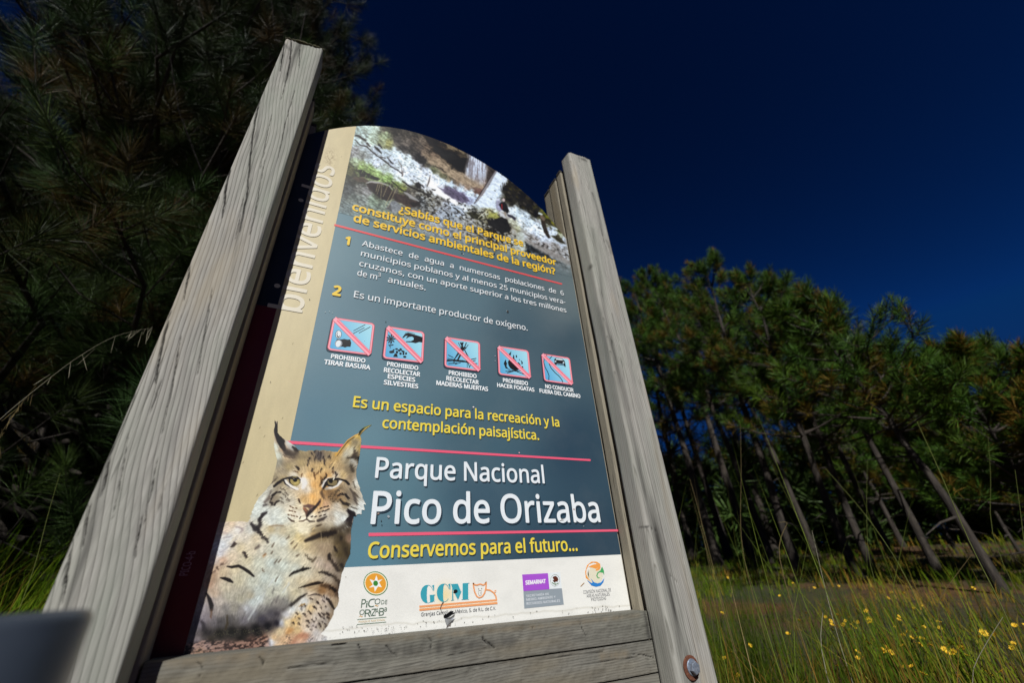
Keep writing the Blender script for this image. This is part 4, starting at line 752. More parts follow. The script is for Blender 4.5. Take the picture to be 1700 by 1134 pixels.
# ---------------------------------------------------------------- lettering
def load_font():
    try:
        p = os.path.join(bpy.utils.system_resource('DATAFILES'), "fonts", "NotoSansHebrew-Regular.woff2")
        return bpy.data.fonts.load(p)
    except Exception:
        return None
FONT = load_font()
def glyphs(body, bold, space_word=1.0, space_char=1.0):
    c = bpy.data.curves.new("t", 'FONT'); c.body = body; c.space_word = space_word; c.space_character = space_char; c.resolution_u = 4
    if FONT: c.font = FONT
    o = bpy.data.objects.new("t", c); COL.objects.link(o); bpy.context.view_layer.update()
    me = bpy.data.meshes.new_from_object(o.evaluated_get(bpy.context.evaluated_depsgraph_get())); bpy.data.objects.remove(o); bpy.data.curves.remove(c); return me
def vv(me): a = np.zeros(len(me.vertices)*3); me.vertices.foreach_get('co', a); return a.reshape(-1, 3)
CAPH = vv(glyphs("H", 0))[:, 1].max(); XH = vv(glyphs("x", 0))[:, 1].max()
def text(name, body, P0, P1, top, ref='cap', col=(255, 255, 255), bold=0.0, shadow=None, proud=.0014, sw=1.0, sc=1.0, vertical=None, parent=panel, italic=0.0, label=None):
    """set a line so that its baseline runs between two surveyed points; top = height point of a capital ('cap') or small letter ('x') at the start"""
    me = glyphs(body, bold, sw, sc); v = vv(me); lay = np.zeros(len(v))
    if bold > 0:                                  # heavier strokes: the same outlines thickened all round, each a hair above the last
        bm = bmesh.new(); n0 = len(v); K = 8
        for k in range(K): bm.from_mesh(me)
        bm.from_mesh(me); me2 = bpy.data.meshes.new("t"); bm.to_mesh(me2); bm.free()
        off = np.array([(bold*math.cos(2*math.pi*k/K), bold*math.sin(2*math.pi*k/K), 0) for k in range(K)]+[(0, 0, 0)])
        v = np.tile(v, (K+1, 1))+np.repeat(off, n0, 0); lay = np.repeat(np.arange(K+1), n0)*.000008; me = me2
    x0, x1 = v[:, 0].min(), v[:, 0].max()
    A, B = panel_pt(*P0), panel_pt(*P1); A, B = np.array([A.x, A.z]), np.array([B.x, B.z])
    u = (B-A)/(x1-x0); hh = CAPH if ref == 'cap' else XH
    if vertical: w = np.array([-1.0, 0])*vertical/hh
    else: T = panel_pt(*top); w = np.array([0, 1.0])*(T.z-A[1])/hh
    def place(me, v, pr, off, c):
        P = A+np.outer(v[:, 0]-x0+italic*v[:, 1], u)+np.outer(v[:, 1], w)+np.array(off)
        me.vertices.foreach_set('co', np.stack([P[:, 0], -pr-lay, P[:, 1]], -1).astype(np.float32).ravel()); me.update()
        set_col(me, np.tile(lin(c), (len(v), 1)))
    obs = []
    if shadow is not None:
        m2 = me.copy(); h = abs(w[1])*hh if not vertical else vertical
        place(m2, v, proud-.00015, (h*.05, -h*.055), shadow); obs.append(m2)
    place(me, v, proud, (0, 0), col)
    if obs:
        bm = bmesh.new(); bm.from_mesh(me); bm.from_mesh(obs[0]); bm.to_mesh(me); bm.free()
    o = part(name, me, M_PRINT, parent)
    if label: o['label'] = label
    return o
YEL, SH, WHT = (236, 198, 64), (28, 42, 56), (230, 234, 236)
hy = dict(ref='x', col=(238, 196, 52), bold=.026, shadow=(36, 40, 40))
text("heading_line", "¿Sabías que el Parque se", (661.3,352), (868.8,409.4), (661.4,343.2), **hy)
text("heading_line", "constituye como el principal proveedor", (584,348.5), (923.8,441), (584.6,339.4), **hy)
text("heading_line", "de servicios ambientales de la región?", (586,367.5), (922.3,456.5), (586.6,358.2), **hy)
bd = dict(ref='x', col=WHT, bold=.006, shadow=(48, 68, 80))
text("body_line", "Abastece de agua a numerosas poblaciones de 6", (600.4,408), (935.8,491), (600.7,401.3), sw=2.3, **bd)
text("body_line", "municipios poblanos y al menos 25 municipios vera-", (598.6,424.6), (938.4,505.6), (598.9,417.8), **bd)
text("body_line", "cruzanos, con un aporte superior a los tres millones", (595.8,441.6), (940.2,519.4), (596.1,434.7), **bd)
text("body_line", "de m", (592.6,457.4), (625.4,464.6), (592.9,450.3), **bd)
text("body_line", "3", (627,459), (631.6,460), (627.2,452.6), ref='cap', col=WHT, shadow=(48, 68, 80))
text("body_line", "anuales.", (643.6,468.6), (706.2,482.4), (643.9,461.4), **bd)
text("body_line", "Es un importante productor de oxígeno.", (587,493.8), (875.6,549.4), (588.3,483.2), ref='cap', col=WHT, bold=.006, shadow=(48, 68, 80))
ny_ = dict(ref='cap', col=(236, 200, 60), bold=.042, shadow=(36, 44, 48))
text("list_number", "1", (571.5,405), (580,407), (573.4,392.4), **ny_); text("list_number", "2", (551,489.2), (565.4,491.6), (553.6,474.4), **ny_)
sl_ = dict(ref='cap', col=(234, 212, 74), bold=.018, shadow=(36, 56, 68))
text("slogan_line", "Es un espacio para la recreación y la", (585.3,675.9), (928.6,708.9), (587.6,658.3), **sl_)
text("slogan_line", "contemplación paisajística.", (634,710.6), (894.9,730.8), (635.4,697.4), **dict(sl_, ref='x'))
tt_ = dict(ref='cap', col=(230, 236, 240), bold=.013, shadow=(34, 54, 68))
text("title_line", "Parque Nacional", (622,793.2), (904,802.6), (625.3,759.9), **tt_)
text("title_line", "Pico de Orizaba", (614.6,869.6), (996.8,866.6), (620.4,816.6), **tt_)
text("slogan_line", "Conservemos para el futuro...", (609.6,927.2), (958.6,914.4), (615.4,901), **sl_)
text("welcome_lettering", "bienvenidos", (500.7,520), (556.2,279), None, ref='x', col=(216, 208, 188), bold=.010, vertical=.054*S)
text("print_code", "PICO-4-b", (311.6,955.6), (325.4,915.7), None, ref='cap', col=(200, 150, 165), vertical=.0125*S)

# ---------------------------------------------------------------- the five prohibition pictograms
INK = (18, 18, 22)
def rr_pts(cs, m, rad, n=5):
    """rounded rectangle inside the four surveyed corners (m = inset, rad = corner radius, as fractions)"""
    out = []; c = np.array(cs, float)
    for (cx, cy, a0) in [(m+rad, m+rad, math.pi), (1-m-rad, m+rad, 1.5*math.pi), (1-m-rad, 1-m-rad, 0), (m+rad, 1-m-rad, .5*math.pi)]:
        for k in range(n):
            a = a0+k*math.pi/2/(n-1); u, v = cx+rad*math.cos(a), cy+rad*math.sin(a)
            out.append(tuple((1-u)*(1-v)*c[0]+u*(1-v)*c[1]+u*v*c[2]+(1-u)*v*c[3]))
    return out
def bil(cs, u, v): c = np.array(cs, float); return tuple((1-u)*(1-v)*c[0]+u*(1-v)*c[1]+u*v*c[2]+(1-u)*v*c[3])
def pictogram(cs, draw, label):
    p = Print(.0011); c = np.array(cs, float); sz = np.linalg.norm(c[1]-c[0])
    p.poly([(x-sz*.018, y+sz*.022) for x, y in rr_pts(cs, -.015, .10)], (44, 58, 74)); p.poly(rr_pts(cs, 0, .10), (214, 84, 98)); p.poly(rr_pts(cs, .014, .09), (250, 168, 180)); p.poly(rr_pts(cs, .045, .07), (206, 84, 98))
    pts = rr_pts(cs, .056, .055); cols = []
    for k, q in enumerate(pts):
        i = k//5; cols.append([(116, 188, 222), (168, 222, 236), (150, 212, 236), (88, 172, 218)][i])
    p.poly(pts, cols)
    draw(p)
    p.stroke([bil(cs, .035, .035), bil(cs, .965, .965)], sz*.118, (210, 84, 100)); p.stroke([bil(cs, .03, .03), bil(cs, .97, .97)], sz*.098, (250, 168, 182)); p.stroke([bil(cs, .10, .075), bil(cs, .975, .94)], sz*.032, (240, 112, 130))
    o = p.build("pictogram"); o['label'] = label
def can(p):
    q = lambda pts: [(530+x/10.31, 515+y/10.31) for x, y in pts]
    for a, b in [((585,355),(788,247)), ((580,402),(775,298)), ((678,392),(876,285))]: p.stroke(q([a, b]), 1.1, INK)
    p.poly(q([(300,495),(380,500),(430,492),(480,505),(530,500),(548,560),(535,628),(480,625),(440,640),(400,625),(310,632),(270,570)]), INK)
    for (cx, cy, rx, ry, c, r) in [(330,415,54,72,INK,.1), (330,415,46,64,(226,232,236),.1), (328,420,30,50,INK,.05), (334,408,24,42,(226,232,236),.1), (330,572,66,62,(150,156,164),-.5), (326,574,42,60,(226,232,236),.35)]: p.ell(530+cx/10.31, 515+cy/10.31, rx/10.31, ry/10.31, c, r)
def species(p):
    s = 9.07; q = lambda pts: [(625+x/s, 530+y/s) for x, y in pts]
    p.poly(q([(385,282),(430,220),(480,205),(520,215),(580,235),(640,252),(697,272),(694,352),(640,345),(590,362),(530,350),(440,345),(450,332),(520,330),(560,310),(560,280),(535,262),(490,268),(455,290),(445,282),(470,252),(440,252),(410,280)]), INK)
    p.stroke(q([(430,210),(475,198),(530,205),(580,225)]), .7, INK)
    for k in range(9): a = k*2*math.pi/9; p.ell(625+(215+44*math.cos(a))/s, 530+(297+46*math.sin(a))/s, 3.2, 1.15, INK, a, 10)
    p.ell(625+215/s, 530+297/s, 2.2, 2.2, INK); p.stroke(q([(212,340),(206,440)]), .8, INK); p.ell(625+195/s, 530+395/s, 2.4, .9, INK, .8, 10); p.ell(625+235/s, 530+388/s, 2.8, .9, INK, -.25, 10)
    for (x, y, w_, h_, r) in [(230,492,42,20,-.05),(258,462,18,9,-.4),(302,448,22,12,-.1),(340,470,24,14,.3),(366,452,22,14,.5),(308,495,20,18,.8),(400,485,28,14,.3),(362,517,20,16,.2),(406,520,16,16,.3),(445,515,15,18,.4),(290,540,26,26,.3),(425,565,26,14,.1),(265,556,12,10,0),(310,560,10,8,0)]: p.ell(625+x/s, 530+y/s, w_/s, h_/s, INK, r, 10)
def sticks(p):
    s = 10.8; q = lambda pts: [(715+x/s, 550+y/s) for x, y in pts]
    for a, b, w_ in [((495,205),(560,330),1),((530,200),(590,320),1.8),((560,200),(575,330),2.4),((585,200),(540,320),1.8),((640,205),(590,330),1.6),((675,240),(610,330),1.0),((590,290),(410,520),1.6),((560,300),(430,500),1.2),((575,320),(470,530),1.4),((590,330),(490,520),1.5),((530,300),(400,550),.8),((600,320),(720,560),1.3),((560,290),(640,300),2.2),((615,340),(700,500),.8),
                       ((315,425),(410,475),1),((300,485),(480,520),.8),((290,512),(640,545),1.6),((285,535),(500,520),1.2),((318,578),(480,572),1.2),((440,590),(540,560),.8),((400,520),(600,540),3),((560,530),(700,560),2.4),((640,520),(818,485),1.0),((620,545),(808,525),1.0),((680,570),(838,578),.9),((655,560),(655,650),.9),((670,570),(700,648),.9),((720,600),(690,645),.8),((410,580),(430,520),1)]: p.stroke(q([a, b]), w_, INK)
def fire(p):
    s = 10.31; q = lambda pts: [(815+x/s, 560+y/s) for x, y in pts]
    for pts in ([(290,420),(310,390),(345,395),(375,350),(385,295),(400,320),(402,370),(430,400),(445,440),(470,430),(490,445),(510,480),(500,520),(470,560),(420,578),(370,560),(330,530),(300,480)], [(335,255),(348,235),(345,280),(335,312),(318,310),(305,285),(325,268)], [(425,310),(440,302),(452,340),(435,352),(425,335)], [(235,410),(250,382),(262,400),(262,430),(280,440),(270,470),(268,500),(295,535),(340,556),(290,545),(250,530),(232,480),(218,452)], [(478,385),(492,370),(495,395),(486,402)], [(505,400),(530,405),(548,435),(540,462),(520,460),(524,430)], [(522,500),(545,495),(556,520),(548,538),(528,530)]): p.poly(q(pts), INK)
    for a, b, w_ in [((250,582),(380,586),1.2),((278,610),(420,570),1.2),((430,580),(580,640),1.2),((420,580),(520,572),.9),((300,560),(470,590),.8)]: p.stroke(q([a, b]), w_, INK)
def road(p):
    s = 10.31; q = lambda pts: [(815+x/s, 560+y/s) for x, y in pts]
    p.stroke(q([(960,300),(915,360),(905,430),(930,520),(970,590),(995,660),(990,738)]), 1.2, INK); p.stroke(q([(1048,320),(1005,370),(992,440),(1030,530),(1100,610),(1170,670),(1215,730),(1232,778)]), 1.2, INK)
    p.poly(q([(1085,375),(1110,352),(1210,362),(1262,405),(1272,440),(1280,505),(1262,508),(1255,488),(1120,468),(1118,480),(1088,455),(1084,410)]), INK)
    p.poly(q([(1110,360),(1205,368),(1240,400),(1112,384)]), (206, 222, 230)); p.poly(q([(1125,448),(1250,462),(1245,474),(1125,460)]), (120, 170, 196)); p.ell(815+1105/s, 560+414/s, 1.4, 1.5, (190, 206, 214)); p.ell(815+1244/s, 560+436/s, 1.4, 1.6, (190, 206, 214))
    p.poly(q([(1130,412),(1222,424),(1215,446),(1135,436)]), (44, 46, 50))
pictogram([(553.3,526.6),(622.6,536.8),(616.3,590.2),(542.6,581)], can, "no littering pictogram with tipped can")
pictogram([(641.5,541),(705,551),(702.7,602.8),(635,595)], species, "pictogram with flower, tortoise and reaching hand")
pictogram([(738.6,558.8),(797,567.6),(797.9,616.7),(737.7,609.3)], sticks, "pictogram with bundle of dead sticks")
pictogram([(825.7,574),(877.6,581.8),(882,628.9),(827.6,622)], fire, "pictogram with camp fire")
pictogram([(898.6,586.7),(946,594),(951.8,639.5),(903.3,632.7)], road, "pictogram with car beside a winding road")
cp = dict(ref='cap', col=(240, 244, 246), bold=.032)
for body, a, b, t in [("PROHIBIDO",(548.9,595),(606.1,602.8),588.2), ("TIRAR BASURA",(537.3,604.7),(614.4,614.4),597.4), ("PROHIBIDO",(642,607.7),(694,615),601.1), ("RECOLECTAR",(636.8,617.9),(697.2,625.6),610.8), ("ESPECIES",(643.2,628.5),(689,634.6),621.5), ("SILVESTRES",(636.6,638.4),(694,645.5),631.3),
        ("PROHIBIDO",(744.6,622.2),(791,628.4),615.7), ("RECOLECTAR",(740.6,631.6),(794.5,638.7),624.9), ("MADERAS MUERTAS",(724,639.3),(810,649.9),632.4), ("PROHIBIDO",(834.7,634.6),(876.4,640.4),628.4), ("HACER FOGATAS",(825,642.5),(887,650.8),636.4), ("NO CONDUCIR",(905,644.6),(952,651.2),638.8), ("FUERA DEL CAMINO",(895.5,652.1),(963.4,661.3),646)]:
    text("caption_line", body, a, b, (a[0]+.8, t), **cp)

# ---------------------------------------------------------------- sponsor marks on the footer
GRN, ORA = (62, 126, 60), (230, 160, 50)
q = lambda pts: [(585+x/10.8, 935+y/10.8) for x, y in pts]
p = Print(.0011); cx, cy = 585+418/10.8, 935+370/10.8
p.ell(cx, cy, 19.6, 20.6, GRN, -.9, 48); p.ell(cx, cy, 18.0, 19.2, (244, 240, 214), -.9, 48); p.ell(cx, cy, 16.6, 17.6, ORA, -.9, 48)
star = []
for tip, nxt in [((432,222),(458,318)), ((540,292),(478,352)), ((530,438),(458,425)), ((402,518),(388,428)), ((295,446),(368,392)), ((310,294),(396,322))]: star += [tip, nxt]
p.poly(q(star), (240, 242, 238)); p.ell(cx-.1, cy-.2, 4.1, 4.5, (58, 134, 50)); p.stroke(q([(88,1020),(610,975)]), 1.0, (70, 110, 80)); p.stroke(q([(80,1108),(606,1063)]), 1.0, (70, 110, 80))
for pts in ([(402,772),(425,760),(445,780),(470,765)], [(122,968),(148,948),(165,970),(190,955)]): p.stroke(q(pts), [.5, 1.4, 1.4, .4], (214, 160, 40))
dk = (70, 100, 80)
p.build("sun_emblem")
def qt(body, a, b, t, col=dk, bold=0.0, sc=1.0, it=0.0): aa, bb, tp = q([a, b, (a[0]+4, t)]); text("emblem_lettering", body, aa, bb, tp, 'cap', col, bold, parent=panel, italic=it)
qt("P", (150,805), (232,796), 655); qt("i", (238,800), (262,798), 690); qt("C", (272,800), (392,785), 655); qt("O", (392,745), (495,735), 648); qt("DE", (512,742), (620,738), 668)
qt("O", (120,935), (212,925), 845); qt("R", (214,968), (320,962), 838); qt("i", (312,925), (330,922), 860); qt("Z", (330,955), (415,945), 828); qt("A", (398,910), (470,903), 815); qt("B", (470,948), (560,940), 812); qt("a", (562,874), (612,868), 780)
qt("PARQUE NACIONAL", (108,1076), (590,1034), 1045, (206, 176, 110))
# green-blue capitals with the piglet outline
q = lambda pts: [(685+x/11.33, 955+y/11.33) for x, y in pts]
TEAL, SAL = (58, 160, 176), (238, 162, 106); p = Print(.0011)
def arcpts(cx, cy, rx, ry, a0, a1, n=18): return [(cx+rx*math.cos(math.radians(a)), cy+ry*math.sin(math.radians(a))) for a in np.linspace(a0, a1, n)]
for ox, oy in ((0, 0), (306, -24)):
    p.poly(q([(x+ox, y+oy) for x, y in arcpts(275, 362, 126, 172, 268, 100)+[(282,528),(270,470),(268,362),(275,240),(300,194)]]), TEAL)
    p.stroke(q([(x+ox, y+oy) for x, y in arcpts(290, 362, 100, 168, -100, -25, 10)]), [.8]*10, TEAL); p.poly(q([(x+ox, y+oy) for x, y in [(405,185),(405,300),(392,300),(378,230),(360,205)]]), TEAL)
    p.stroke(q([(x+ox, y+oy) for x, y in arcpts(290, 362, 100, 168, 100, 40, 10)]), [.8]*10, TEAL)
p.poly(q([(318,378),(428,372),(428,382),(408,386),(408,520),(395,495),(372,515),(330,520),(322,388)]), TEAL)
p.poly(q([(722,172),(850,166),(912,320),(850,472),(742,182),(760,330),(768,480),(722,486),(722,478),(742,470),(752,182),(722,184)][:3]+[(912,330),(855,470),(825,420),(745,240)]), TEAL); p.poly(q([(745,180),(756,186),(768,470),(785,478),(722,487),(722,480),(742,470)]), TEAL); p.stroke(q([(915,310),(850,470)]), .6, TEAL)
p.poly(q([(940,158),(1068,150),(1068,158),(1046,164),(1046,455),(1066,462),(918,470),(918,464),(940,458)]), TEAL)
p.stroke(q([(126,598),(1588,475)]), 3.2, SAL); p.stroke(q([(126,660),(1596,530)]), 3.4, SAL); p.stroke(q([(126,630),(1592,503)]), 1.5, (248, 228, 200))
p.stroke(q([(1140,150),(1160,182),(1210,192),(1270,172),(1330,192),(1365,170),(1385,130),(1380,240),(1355,340),(1310,410),(1250,432),(1205,400),(1165,310),(1148,220),(1140,150)]), 2.4, SAL)
p.stroke(q([(1380,275),(1460,290),(1530,340),(1565,400),(1580,480)]), 2.4, SAL); p.stroke(q([(1535,330),(1565,325),(1570,290),(1545,290),(1545,310)]), 1.0, SAL)
p.stroke(q([(1240,300),(1255,290),(1290,295),(1300,340),(1285,385),(1255,388),(1238,350),(1240,300)]), .6, (170, 160, 150)); p.stroke(q([(1265,330),(1280,330),(1270,350)]), .5, (150, 140, 130)); p.ell(685+1240/11.33, 955+262/11.33, .8, .9, (150, 140, 130)); p.ell(685+1298/11.33, 955+257/11.33, .8, .9, (150, 140, 130))
p.build("piglet_emblem")
a, b = q([(155,780), (1560,655)]); text("emblem_lettering", "Granjas Carroll de México, S. de R.L. de C.V.", a, b, q([(158,712)])[0], 'cap', (60, 64, 74), .004)
# purple and grey block with a small eagle roundel
q = lambda pts: [(855+x/9.444, 925+y/9.444) for x, y in pts]
p = Print(.0011); p.poly(q([(112,278),(516,256),(540,508),(132,540)]), (168, 84, 206)); p.poly(q([(132,542),(735,495),(765,750),(146,812)]), (146, 156, 164)); p.poly(q([(520,250),(708,240),(732,494),(542,506)]), (228, 234, 236))
for k in range(26): a_ = k*2*math.pi/26; p.ell(855+(628+72*math.cos(a_))/9.444, 925+(370+92*math.sin(a_))/9.444, .55, .5, (90, 120, 96) if k % 2 else (150, 140, 130))
p.poly(q([(600,310),(640,300),(672,330),(680,365),(665,375),(672,390),(640,385),(628,400),(610,395),(600,380),(590,372),(612,360),(600,340),(590,325)]), (92, 46, 32)); p.stroke(q([(580,400),(610,425),(650,428),(680,410)]), 1.0, (96, 140, 90)); p.stroke(q([(625,395),(632,450)]), .8, (80, 110, 60))
p.build("purple_block_emblem")
a, b = q([(160,436), (480,410)]); text("emblem_lettering", "SEMARNAT", a, b, q([(163,376)])[0], 'cap', (240, 236, 244), .05)
for body, a, b, t in [("SECRETARÍA DE",(172,632),(525,598),597), ("MEDIO AMBIENTE Y",(175,692),(632,645),654), ("RECURSOS NATURALES",(178,754),(700,705),716)]:
    a, b, t = q([a, b, (a[0]+3, t)]); text("emblem_lettering", body, a, b, t, 'cap', (226, 230, 234), .012, sc=1.12)
# oval of orange, green and blue swirls
p = Print(.0011)
p.ell(855+1250/9.444, 925+290/9.444, 13.2, 14.6, (226, 220, 196), .1, 36); 
p.poly(q([(1200,395),(1110,330),(1100,230),(1130,130),(1200,75),(1280,75),(1335,110),(1342,170),(1290,210),(1300,170),(1270,190),(1210,170),(1150,160),(1200,130),(1260,115),(1290,140),(1300,110),(1230,88),(1160,118),(1120,200),(1118,280),(1150,340)]), (240, 160, 76)); p.ell(855+1282/9.444, 925+125/9.444, 1.7, 1.8, (240, 160, 76)); p.ell(855+1300/9.444, 925+195/9.444, 4.2, 1.8, (240, 160, 76), -.5)
p.poly(q([(1200,395),(1165,345),(1135,250),(1145,190),(1180,180),(1140,270)]), (238, 234, 224))
p.stroke(q([(1328,332),(1300,330),(1282,295),(1300,250),(1345,225),(1378,200)]), [1.4,1.8,1.8,2,2.4,2.4], (70, 166, 96)); p.poly(q([(1365,152),(1395,220),(1398,290),(1380,250),(1340,245),(1330,232)]), (70, 166, 96))
p.poly(q([(1130,365),(1200,412),(1218,400),(1185,335),(1240,400),(1300,418),(1350,400),(1400,335),(1385,400),(1340,455),(1270,470),(1200,450)]), (44, 128, 204))
p.build("swirl_emblem")
for body, a, b, t in [("COMISIÓN NACIONAL DE",(1068,580),(1500,540),528), ("ÁREAS NATURALES",(1118,640),(1480,606),590), ("PROTEGIDAS",(1190,695),(1425,672),645)]:
    a, b, t = q([a, b, (a[0]+3, t)]); text("emblem_lettering", body, a, b, t, 'cap', (110, 112, 116), -.004)
# bullet holes, the torn flap, a crease and scattered nicks
q = lambda pts: [(685+x/11.33, 955+y/11.33) for x, y in pts]
BLK = (10, 10, 12)
p = Print(.0018); p.poly(q([(560,515),(590,512),(560,560),(540,610),(528,635),(545,680),(580,735),(590,755),(555,720),(528,660),(514,630),(530,585)]), (74, 72, 72)); p.build("split_crease")
p = Print(.0018); p.poly(q([(775,290),(800,272),(835,280),(850,305),(832,335),(800,345),(765,335)]), BLK); p.build("bullet_hole")
p = Print(.0018); p.poly(q([(585,760),(640,735),(690,695),(735,680),(760,695),(750,720),(810,700),(790,725),(740,745),(690,785),(640,815),(600,815),(580,790)]), BLK); p.build("bullet_hole")
p = Print(.0018); p.poly(q([(640,975),(690,935),(715,895),(735,880),(720,930),(712,970),(690,960),(655,985),(632,1005)]), (112, 104, 98)); p.build("torn_edge")
for (x, y, r_, c) in [(843,517,1.9,(60,60,60)),(842,516,1.0,(220,220,220)),(767,420,1.2,(40,44,48)),(769,421.5,.8,(220,220,214)),(821,421,1.3,(30,34,38)),(628,853,2.0,(150,130,120)),(645,858,2.4,(160,170,176)),(633,865,1.2,(60,72,80)),(634,872,1.0,(30,44,52)),(933,862,1.4,(120,110,100)),(953,846,1.6,(176,150,140)),(969,874,.9,(150,160,166)),(786,676,1.4,(238,226,226)),(784,679,1.0,(90,90,96)),(862,752,1.3,(226,170,184)),(514,497,.9,(40,40,40)),(640.5,534,.9,(30,36,40)),(540,518,.7,(190,196,198)),(547,517,.7,(190,196,198)),(552,519,.6,(180,188,190)),(822,591,.8,(190,170,190)),(822,599,.7,(180,176,190)),(605,565,1.0,(186,220,232)),(753,392,1.3,(40,36,30)),(449,634,.8,(70,60,50)),(574,958,.8,(170,160,150)),(410,661,.8,(90,80,60)),(880,513,.7,(150,160,166))]:
    p = Print(.0018); p.ell(x, y, r_, r_*.8, c, x, 9); p.build("paint_nick")
for pts, w_, c in [([(929,865),(936,864)], .8, (120, 100, 80)), ([(964,974),(970,968)], 1.2, (176, 140, 100))]:
    p = Print(.0018); p.stroke(pts, w_, c); p.build("scratch")
p = Print(.0018)
rs = random.Random(4)
for k in range(70):
    x = rs.uniform(560, 1035); y = 1052-.085*(x-600)-rs.uniform(2, 13); p.ell(x, y, rs.uniform(.3, 1.1), rs.uniform(.3, .8), (90, 86, 78), rs.random()*3, 7)
for k in range(40):
    x = rs.choice([622, 634, 645, 660, 990, 1008])+rs.gauss(0, 5); y = 1050-.085*(x-600)-rs.uniform(0, 9)+3; p.stroke([(x, y), (x+rs.uniform(-1.5, 1.5), y+rs.uniform(-2, 2))], .6, (60, 56, 52))
tag(p.build("peeling_specks"), kind='stuff')
q3 = [panel_pt(*t_) for t_ in q([(600,815),(640,812),(690,785),(740,748),(772,735),(765,790),(735,850),(690,905),(640,960),(615,900),(598,845)])]
bm = bmesh.new(); vs = []
for k, t_ in enumerate(q3): vs.append(bm.verts.new((t_.x, -.0022-(.006 if k in (2, 3, 4) else .003 if k in (1, 5, 6) else 0), t_.z)))
ctr = bm.verts.new((sum(v.co.x for v in vs)/len(vs), -.004, sum(v.co.z for v in vs)/len(vs)))
for k in range(len(vs)): bm.faces.new((vs[k], vs[(k+1) % len(vs)], ctr))
me = bpy.data.meshes.new("flap"); bm.to_mesh(me); bm.free(); part("torn_flap", me, M_ALU, panel)
# ---------------------------------------------------------------- pines
def tube(V, F, pts, rad, n=7):
    pts = np.array(pts, float); base = len(V); k = len(pts)
    for i in range(k):
        d = pts[min(i+1, k-1)]-pts[max(i-1, 0)]; d /= np.linalg.norm(d)+1e-9
        a = np.cross(d, [0.31, 0.95, 0.1]); a /= np.linalg.norm(a)+1e-9; b = np.cross(d, a)
        for q in range(n):
            t = 2*math.pi*q/n; V.append(pts[i]+rad[i]*(math.cos(t)*a+math.sin(t)*b))
    for i in range(k-1):
        for q in range(n): F.append((base+i*n+q, base+i*n+(q+1) % n, base+(i+1)*n+(q+1) % n, base+(i+1)*n+q))
def needle_mesh(name, pos, axis, tcol, n, length, width, rs, shoot):
    """tufts of needles: pos, axis, colour per tuft; every needle is its own thin blade"""
    T = len(pos); ax = axis/np.linalg.norm(axis, axis=1, keepdims=True)
    ref = np.where(np.abs(ax[:, 2:3]) > .9, np.array([[1., 0, 0]]), np.array([[0, 0, 1.]])); e1 = np.cross(ax, ref); e1 /= np.linalg.norm(e1, axis=1, keepdims=True); e2 = np.cross(ax, e1)
    ph = rs.rand(T, n)*2*np.pi; off = rs.rand(T, n); sp = np.radians(14+82*(1-off)*rs.uniform(.6, 1.15, (T, n))); ln = length*rs.uniform(.7, 1.1, (T, n))*rs.uniform(.8, 1.15, (T, 1))
    rad = np.cos(ph)[..., None]*e1[:, None]+np.sin(ph)[..., None]*e2[:, None]
    d = np.cos(sp)[..., None]*ax[:, None]+np.sin(sp)[..., None]*rad
    b = pos[:, None]+ax[:, None]*((off-.85)*shoot)[..., None]
    tip = b+d*ln[..., None]; tip[..., 2] -= (ln*.12*np.sin(sp))
    side = np.cross(d, rs.randn(T, n, 3)); side /= np.linalg.norm(side, axis=-1, keepdims=True)+1e-9
    mid = b+d*(ln*.55)[..., None]; mid[..., 2] -= ln*.02
    V = np.stack([b-side*width*.4, b+side*width*.4, mid+side*width*.5, tip, mid-side*width*.5], 2).reshape(-1, 3)
    m = T*n; base = np.arange(m)*5; F = np.stack([base, base+1, base+2, base+3, base+4], -1)
    me = np_mesh(name, V, F, 5)
    c = tcol[:, None]*rs.uniform(.65, 1.35, (T, n, 1)); set_col(me, np.repeat(c.reshape(-1, 3), 5, 0)); return me
